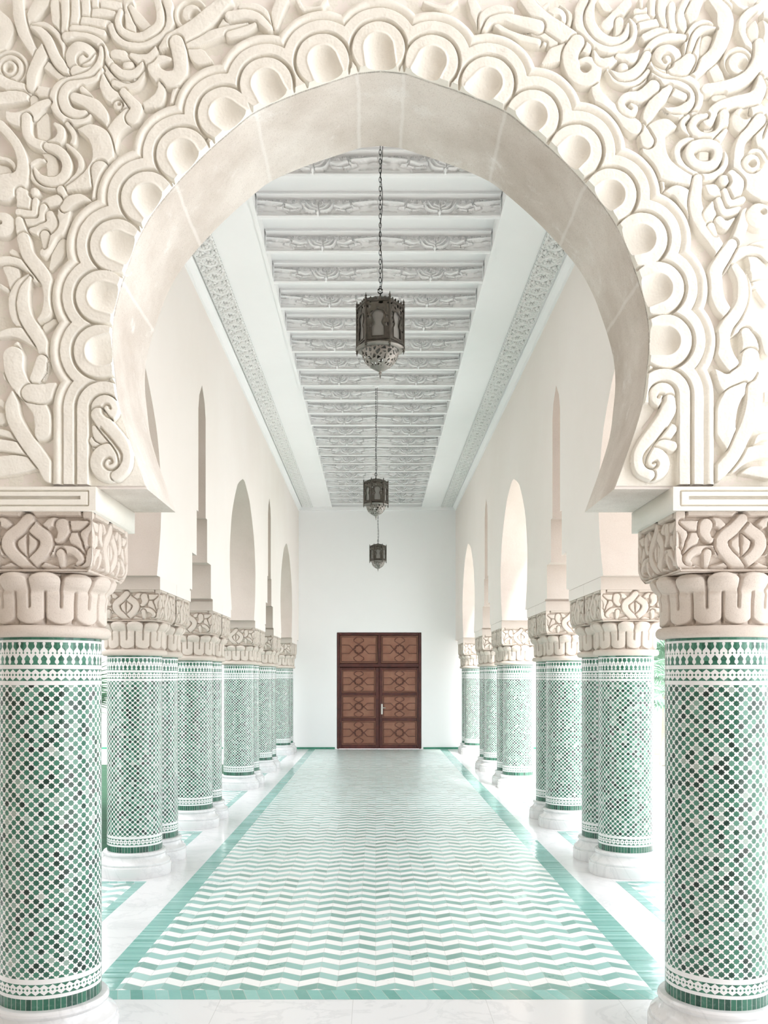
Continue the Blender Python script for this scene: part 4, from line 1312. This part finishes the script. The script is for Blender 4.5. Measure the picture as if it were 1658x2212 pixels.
# ------------------------------------------------------------------ ceiling beams
def beam_relief():
    R = Relief(0, 1380, 0, 130, 3.2, 3.4, 4)
    R.H += .05
    R.stroke([(-10, 8), (1390, 8)], 16, 1.3, .05)
    R.stroke([(-10, 127), (1390, 127)], 7, .9, .05)
    for k in range(34):
        x = 20 + k * 41
        R.stroke([(x - 16, 24), (x, 36), (x + 16, 24)], 6, .8); R.stroke([(x - 16, 42), (x, 30), (x + 16, 42)], 6, .8)
        R.disc(x + 20, 33, 6, .9); R.pit(x + 20, 33, 4, .6)
    def mir(pts, w, l=1.0):
        for s in (0, 1):
            for c in (345, 1035):
                R.stroke([(c + (x if s == 0 else -x), y) for x, y in pts], w, l)
    mir([(90, 52), (60, 98), (0, 108)], [10, 16, 14]); mir([(66, 50), (40, 82), (0, 96)], [10, 14, 12], .95)
    mir([(26, 48), (30, 64), (0, 78)], [10, 12, 10], .95); mir([(0, 50), (12, 60), (0, 66)], 8, .9)
    mir([(92, 70), (130, 86), (165, 72), (210, 60), (270, 52), (345, 44)], [10, 18, 20, 18, 16, 12], 1.1)
    mir([(100, 90), (150, 102), (200, 88), (240, 78)], [8, 14, 12, 6], .9); mir([(190, 64), (205, 84), (230, 80)], [8, 14, 8], 1.0)
    mir([(60, 112), (130, 116), (180, 112), (160, 104)], [5, 8, 8, 4], .8); mir([(290, 66), (345, 70)], [6, 10], .7); mir([(240, 100), (345, 92)], [4, 7], .6)
    for c in (345, 1035):
        R.disc(c, 116, 11, 1.2)
    return R
BM = beam_relief()
BX0, BX1 = -.600, .631
def make_beam(y):
    root = empty('ceiling_beam', (0, y, 0))
    m = MB().box(BX0, BX1, 0, .016, ZC - .002, ZR + .001)
    m.box(BX0 - .004, BX1 + .004, -.030, .018, ZR - .012, ZR + .001)
    m.build('beam_body', M['ceiling_white'], root)
    H = BM.H
    X, Z = np.meshgrid(BX0 + (BX1 - BX0) * BM.xs / 1380.0, (ZR - .012) - (ZR - .012 - ZC + .001) * BM.ys / 130.0)
    V = np.stack([X, -.001 - .031 * H, Z], -1).reshape(-1, 3)
    quads_mesh('carved_face', V, grid_quads(*H.shape), M['ceiling_white'], root, False)
    return root
NTH = ['first', 'second', 'third', 'fourth', 'fifth', 'sixth', 'seventh', 'eighth', 'ninth', 'tenth', 'eleventh', 'twelfth', 'thirteenth', 'fourteenth', 'fifteenth', 'sixteenth', 'seventeenth', 'eighteenth', 'nineteenth', 'twentieth', 'twenty-first', 'twenty-second']
b0 = None
for i in range(22):
    y = 4.20 + .3795 * i
    if b0 is None:
        b0 = make_beam(y); o = b0
    else:
        o = copy_tree(b0); o.location = Vector((0, y, 0)) * S
    tag(o, f'white carved ceiling beam, {NTH[i]} visible back from the front arch', 'ceiling beam', 'carved beams across the ceiling')

# ------------------------------------------------------------------ lanterns
def hexpt(k, r, rot=0.0):
    a = rot + PI / 3 * k
    return r * math.cos(a), r * math.sin(a)
def keyhole():
    """horseshoe opening, local panel coords: x -.5..5, z 0..1"""
    L = [(-.27, .13), (-.27, .36), (-.20, .42), (-.17, .47), (-.22, .52), (-.235, .60)]
    a = [( .265 * math.sin(t), .635 + .145 * math.cos(t)) for t in np.linspace(-2.0, 2.0, 17)]
    return L[:4] + a + [(-x, z) for x, z in L[:4][::-1]]
def make_lantern(x, y, ztip, ztop, rot, lab):
    root = empty('hanging_lantern', (x, y, 0))
    R = .098; zb, zt = ztip + .125, ztip + .292
    fr = MB()
    for k in range(6):
        px, py = hexpt(k, R, rot); qx, qy = hexpt(k + 1, R, rot)
        fr.tube([(px, py, zb - .004), (px, py, zt + .008)], .0042, 8)
        for sgn, z in ((1, zt + .008), (-1, zb - .004)):
            ks = [(0, .0042), (.004, .006), (.008, .003), (.012, .0055), (.018, .002), (.026, .0006)]
            fr.tube([(px, py, z + sgn * a) for a, _ in ks], [r for _, r in ks], 8)
        for z, w in ((zb, .009), (zt, .009), (zb + .010, .005)):
            fr.bar((px, py, z), (qx, qy, z), w, .004, ((px + qx) / 2, (py + qy) / 2, 0))
        # small crest between the corner spikes
        for t in (.2, .4, .6, .8):
            cx, cy = px + (qx - px) * t, py + (qy - py) * t
            fr.tube([(cx, cy, zt), (cx, cy, zt + .012), (cx, cy, zt + .017)], [.004, .0045, .0008], 6)
    smooth_by_angle(fr.build('frame', M['bronze'], root), 40)
    for k in range(6):
        px, py = hexpt(k, R * .985, rot); qx, qy = hexpt(k + 1, R * .985, rot)
        ux, uy = qx - px, qy - py; cx, cy = (px + qx) / 2, (py + qy) / 2
        nl = math.hypot(cx, cy); nx_, ny_ = cx / nl, cy / nl
        hole = keyhole()
        outer = [(-.47, .03), (.47, .03), (.47, .97), (-.47, .97)]
        def P(p, d): return (cx + ux * p[0] + nx_ * d, cy + uy * p[0] + ny_ * d, zb + (zt - zb) * p[1])
        allp = outer + hole
        tris = tessellate_polygon([[Vector((a, b, 0)) for a, b in outer], [Vector((a, b, 0)) for a, b in hole]])
        n = len(allp)
        v = [P(p, .0012) for p in allp] + [P(p, -.0012) for p in allp]
        f = [tuple(t) for t in tris] + [tuple(i + n for i in t[::-1]) for t in tris]
        pan = mesh('panel', v, f, M['pierced_bronze'], root)
        rim = MB()
        hh = hole + [hole[0]]
        rim.tube([P(p, .002) for p in hh], .0028, 6, False)
        # plain sheet below the pierced part
        lo = [(-.47, .03), (.47, .03), (.47, .32), (.29, .36), (.29, .11), (-.29, .11), (-.29, .36), (-.47, .32)]
        tl = tessellate_polygon([[Vector((a, b, 0)) for a, b in lo]])
        rim.add([P(p, .0022) for p in lo], [tuple(t) for t in tl])
        rim.build('panel_rim', M['bronze'], pan)
        g = [(-.40, .08), (.40, .08), (.40, .92), (-.40, .92)]
        mesh('pane', [P(p, -.004) for p in g] + [P(p, -.006) for p in g], [(0, 1, 2, 3), (7, 6, 5, 4), (0, 4, 5, 1), (1, 5, 6, 2), (2, 6, 7, 3), (3, 7, 4, 0)], M['milk_glass'], pan)
    # scalloped dome
    dome = MB(); n = 48
    prof = [(.101, zt + .002), (.094, zt + .008), (.083, zt + .017), (.062, zt + .026), (.038, zt + .033), (.018, zt + .037), (.006, zt + .042), (.0035, zt + .050)]
    v = []; f = []
    for i, (r, z) in enumerate(prof):
        for k in range(n):
            a = rot + 2 * PI * k / n
            s = 1 + (.05 * abs(math.sin(a * 9)) if 0 < i < 5 else 0)
            hx = 1.0 if i > 2 else (math.cos(PI / 6) / math.cos(((a - rot) % (PI / 3)) - PI / 6))
            v.append((r * s * hx * math.cos(a) * .97, r * s * hx * math.sin(a) * .97, z))
    for i in range(len(prof) - 1):
        for k in range(n):
            f.append((i * n + k, i * n + (k + 1) % n, (i + 1) * n + (k + 1) % n, (i + 1) * n + k))
    dome.add(v, f); dome.build('dome', M['bronze'], root, True)
    # pierced bowl, pale hoop, finial
    hoop = MB()
    hoop.lathe([(.099, zb - .003), (.100, zb - .006), (.082, zb - .010), (.079, zb - .014), (.078, zb - .012), (.09, zb - .002)], 48)
    hoop.build('hoop', M['bronze_pale'], root, True)
    bz = zb - .010
    bp = [(.079, bz), (.078, bz - .012), (.073, bz - .030), (.063, bz - .048), (.049, bz - .062), (.034, bz - .072)]
    v, q = lathe_grid(bp, 48); quads_mesh('bowl', v, q, M['pierced_bowl'], root)
    tp = [(.035, bz - .0715), (.022, bz - .079), (.010, bz - .085), (.004, bz - .089), (.007, bz - .093), (.007, bz - .096), (.0025, bz - .099), (.0035, bz - .104), (.0012, bz - .116)]
    v, q = lathe_grid(tp, 24); quads_mesh('finial', v, q, M['bronze_pale'], root)
    # hook and chain with its cable
    zh = zt + .050
    hk = MB(); hk.tube([(0, 0, zh - .004), (.001, 0, zh + .012)], .0028, 8)
    hk.tube([(.010 * math.sin(t), 0, zh + .022 - .010 * math.cos(t)) for t in np.linspace(0, 2 * PI, 17)], .0026, 6, False)
    hk.build('hook', M['iron'], root, True)
    ch = MB(); z = zh + .030; i = 0
    while z < ztop - .012:
        ln = .0125; w = .0050
        pts = []
        for t in np.linspace(0, 2 * PI, 11):
            a, b = w * math.cos(t), ln * math.sin(t)
            pts.append((a, 0, z + b) if i % 2 == 0 else (0, a, z + b))
        ch.tube(pts, .0013, 5, False)
        z += .0190; i += 1
    ch.build('chain', M['chain_iron'], root, True)
    cb = MB(); n = 16
    cb.tube([(.004 + .006 * math.sin(j * 1.1) * (1 if j < n * .75 else .2) + (.008 if j > n * .6 else 0), -.003, zh + .03 + (ztop - zh - .03) * j / n) for j in range(n + 1)], .0016, 6)
    cb.build('cable', M['iron'], root, True)
    rs = MB(); rs.lathe([(.022, ztop + .001), (.022, ztop - .004), (.012, ztop - .010), (.004, ztop - .014)], 24)
    rs.build('ceiling_rose', M['ceiling_white'], root, True)
    tag(root, lab, 'lantern', 'pierced metal lanterns down the hall')
    return root
make_lantern(.019, 3.76, 2.2405, ZR, math.radians(-127), 'dark pierced metal lantern hanging nearest, large against the ceiling beams')
make_lantern(.002, 7.25, 2.2560, ZC - .002, math.radians(-112), 'middle pierced metal lantern hanging just above the edge of the white end wall')
make_lantern(.028, 10.74, 2.2470, ZR, math.radians(-119), 'farthest and smallest pierced metal lantern, hanging before the white end wall')

# ------------------------------------------------------------------ door
dx = lambda px: (px - VX) / (F / YB)
dz = lambda py: 1 + (VY - py) / (F / YB)
door = empty('door_1', (0, YB + .02, 0)); tag(door, kind='structure')
fr = MB()
x0, x1, zt = -.533, .628, 1.602
fr.box(x0, x0 + .036, -.01, .08, 0, zt, .004); fr.box(x1 - .036, x1, -.01, .08, 0, zt, .004)
fr.box(x0 + .036, x1 - .036, -.01, .08, zt - .034, zt, .004)
fr.box(x0 + .036, x1 - .036, -.006, .08, dz(1441), dz(1433), .004)
fr.box(dx(816), dx(822), -.008, .07, dz(1434), zt - .03, .003)
fr.box(x0, x1, .075, .09, 0, zt)
fr.build('frame', M['door_frame_wood'], door)
def strap_panel(xa, xb, za, zb, parent, nm='panel'):
    m = MB(); w = .010
    m.box(xa, xb, .022, .034, za, zb)
    pan = m.build(nm, M['door_panel_wood'], parent)
    s = MB(); cx, cz = (xa + xb) / 2, (za + zb) / 2; hx, hz = (xb - xa) / 2, (zb - za) / 2
    mx, mz = hx * .93, hz * .90
    P = lambda a, b: (cx + a * mx, .022, cz + b * mz)
    segs = [[(-1, -1), (1, -1), (1, 1), (-1, 1), (-1, -1)]]
    for sx in (-1, 1):
        segs.append([(sx * 1, .34), (sx * .55, .34), (sx * .22, -.18)]); segs.append([(sx * 1, -.34), (sx * .55, -.34), (sx * .22, .18)])
        segs.append([(sx * .12, .98), (sx * .28, .80), (sx * .28, .66), (-sx * .24, .22)]); segs.append([(sx * .12, -.98), (sx * .28, -.80), (sx * .28, -.66), (-sx * .24, -.22)])
    st = [(.27 * math.cos(a) * (1 if i % 2 == 0 else .72), .40 * math.sin(a) * (1 if i % 2 == 0 else .72)) for i, a in enumerate(np.linspace(0, 2 * PI, 17))]
    segs.append(st)
    for sg in segs:
        for a, b in zip(sg[:-1], sg[1:]):
            s.bar(P(*a), P(*b), w, .011, (0, -1, 0))
    s.build('strapwork', M['door_strap_wood'], pan)
    return pan
for (pa, pb) in ((734, 815), (823, 903)):
    strap_panel(dx(pa), dx(pb), dz(1432), dz(1373), door, 'transom_panel')
for k, (pa, pb) in enumerate(((733, 818.5), (819, 904.5))):
    lf = MB(); xa, xb = dx(pa), dx(pb); z1 = dz(1442)
    lf.box(xa, xb, .026, .062, .001, z1)
    st = .034
    ia, ib = (xa + .028, xb - .048) if k == 0 else (xb - .028, xa + .042)
    lo, hi = min(ia, ib), max(ia, ib)
    lf.box(xa, lo, .006, .03, .001, z1, .004); lf.box(hi, xb, .006, .03, .001, z1, .004)
    rows = [(1496, 1447), (1551, 1502.5), (1609, 1557.5)]
    edges = [z1, dz(1447), dz(1496), dz(1502.5), dz(1551), dz(1557.5), dz(1609), .001]
    for a in range(0, 8, 2):
        lf.box(lo, hi, .008, .03, edges[a + 1], edges[a], .004)
    leaf = lf.build('door_leaf', M['door_frame_wood'], door)
    for (za, zb) in rows:
        strap_panel(lo, hi, dz(za), dz(zb), leaf)
    if k == 1:
        h = MB(); hxp = dx(824.5); hz = dz(1532)
        h.box(hxp - .011, hxp + .011, -.004, .006, hz - .072, hz + .072, .003)
        h.tube([(hxp, -.004, hz + .02), (hxp, -.030, hz + .02), (hxp + .05, -.032, hz + .018)], .006, 8)
        h.lathe([(.006, 0), (.006, .001)], 8, hxp, -.006)
        ho = h.build('handle', M['handle_metal'], leaf); ho['label'] = 'pale metal lever on a long plate'

# ------------------------------------------------------------------ garden
def fan_palm(x, y, zc, trunk_r, lab, n=22, seed=1, size=.55, pale=False):  # pale picks the leaf and trunk colours with sunlight painted in
    rnd = random.Random(seed)
    root = empty('palm', (x, y, -.112))
    m = MB(); pts = []; rs = []
    hgt = zc + .112
    for i in range(13):
        t = i / 12
        pts.append((.04 * math.sin(t * 2), .02 * t, t * hgt)); rs.append(trunk_r * (1.15 - .25 * t) * (1 + .10 * (i % 2)))
    m.tube(pts, rs, 12); m.build('trunk', M['palm_trunk_sunlit' if pale else 'palm_trunk'], root, True)
    tx, ty = pts[-1][0], pts[-1][1]
    for k in range(n):
        az = 2 * PI * k / n + rnd.uniform(-.15, .15); el = rnd.uniform(-.42, 1.15)
        L = size * rnd.uniform(.8, 1.15)
        fm = MB()
        d = Vector((math.cos(az) * math.cos(el), math.sin(az) * math.cos(el), math.sin(el)))
        side = Vector((-math.sin(az), math.cos(az), 0)); up = side.cross(d) * -1
        b = Vector((tx, ty, hgt)); stem = b + d * L * .45
        fm.tube([tuple(b), tuple(stem)], [.009, .005], 5)
        nl = 17
        for j in range(nl):
            a = (j / (nl - 1) - .5) * 2.5
            dr = (d * math.cos(a) + side * math.sin(a)).normalized()
            ll = L * .75 * (1 - .25 * abs(a) / 1.25)
            w = Vector(dr.cross(up)).normalized() * .011
            p0 = stem; p1 = stem + dr * ll * .55 + up * .01; p2 = stem + dr * ll - Vector((0, 0, .10 * ll + .02))
            ridge = up * .006
            v = [p0, p1 - w, p1 + ridge, p1 + w, p2]
            fm.add([tuple(q) for q in v], [(0, 1, 2), (0, 2, 3), (1, 4, 2), (2, 4, 3)])
        fm.build('frond', M['palm_leaf_sunlit' if pale else 'palm_leaf'], root)
    return tag(root, lab, 'palm', 'palms in the garden')
fan_palm(-2.45, 6.6, .66, .06, 'low green fan palm on the lawn, glimpsed left between near columns', 26, 3, .62)
fan_palm(3.05, 9.3, 1.02, .055, 'slim palm with spiky green crown, beyond the near right column', 26, 5, .50, True)
fan_palm(3.6, 11.3, .80, .05, 'paler distant palm half hidden behind the nearer slim palm on the right', 24, 9, .60, True)
def shrub(x, y, r, lab, seed):
    rnd = random.Random(seed); m = MB()
    root = empty('shrub', (x, y, -.12))
    st = MB()
    for k in range(7):
        a = rnd.uniform(0, 2 * PI); st.tube([(0, 0, 0), (math.cos(a) * r * .3, math.sin(a) * r * .3, r * .6), (math.cos(a) * r * .6, math.sin(a) * r * .6, r)], [.008, .006, .003], 5)
    st.build('stem', M['palm_trunk'], root)
    for k in range(420):
        a = rnd.uniform(0, 2 * PI); e = rnd.uniform(-.2, 1.5); q = r * rnd.uniform(.55, 1.0)
        c = Vector((math.cos(a) * math.cos(e) * q, math.sin(a) * math.cos(e) * q, r * .45 + math.sin(e) * q * .8))
        d = Vector((rnd.gauss(0, 1), rnd.gauss(0, 1), rnd.gauss(0, .6))).normalized(); s = d.orthogonal().normalized()
        l, w = .035, .013
        m.add([tuple(c - d * l), tuple(c + s * w + d.cross(s) * .004), tuple(c + d * l), tuple(c - s * w + d.cross(s) * .004)], [(0, 1, 2), (0, 2, 3)])
    m.build('foliage', M['shrub_leaf'], root)
    return tag(root, lab, 'shrub')
shrub(2.12, 10.6, .20, 'small grey-green shrub outside the right arcade, between its columns', 4)
# ------------------------------------------------------------------ light and camera
w = bpy.data.worlds.new('World'); SC.world = w; w.use_nodes = True
nt = w.node_tree
bg = nt.nodes['Background']
bg.inputs[0].default_value = (.925, .95, 1.0, 1)
bg.inputs[1].default_value = 1.0
sun = bpy.data.lights.new('sun', 'SUN'); sun.energy = 1.6; sun.angle = math.radians(6); sun.color = (1, .965, .93)
so = bpy.data.objects.new('sun', sun); COL.objects.link(so)
az, el = math.radians(20), math.radians(52)      # from behind the viewer, to the right
d = Vector((math.sin(az) * math.cos(el), -math.cos(az) * math.cos(el), math.sin(el)))
so.rotation_euler = d.to_track_quat('Z', 'Y').to_euler()
so.location = (20, -20, 30)

cam = bpy.data.cameras.new('camera'); co = bpy.data.objects.new('camera', cam); COL.objects.link(co)
co.location = (0, 0, S); co.rotation_euler = (PI / 2, 0, 0)
cam.sensor_fit = 'HORIZONTAL'; cam.sensor_width = 36.0
cam.lens = 36.0 * F / 1658.0
# shift is measured in the larger image side
cam.shift_x = (829 - VX) / 1658.0
cam.shift_y = (VY - 1106) / 1658.0
cam.clip_end = 500; cam.clip_start = .05
SC.camera = co
SC.view_settings.view_transform = 'Standard'
SC.view_settings.look = 'None'
SC.view_settings.gamma = 1.0
SC.view_settings.use_curve_mapping = False
SC.view_settings.exposure = 1.99
try:
    c = SC.cycles
    c.max_bounces = 9; c.diffuse_bounces = 7; c.glossy_bounces = 4; c.transparent_max_bounces = 12
    c.use_denoising = True
    c.use_adaptive_sampling = True; c.adaptive_threshold = .05; c.adaptive_min_samples = 16; c.caustics_reflective = False; c.caustics_refractive = False
    c.sample_clamp_indirect = 10
except Exception:
    pass
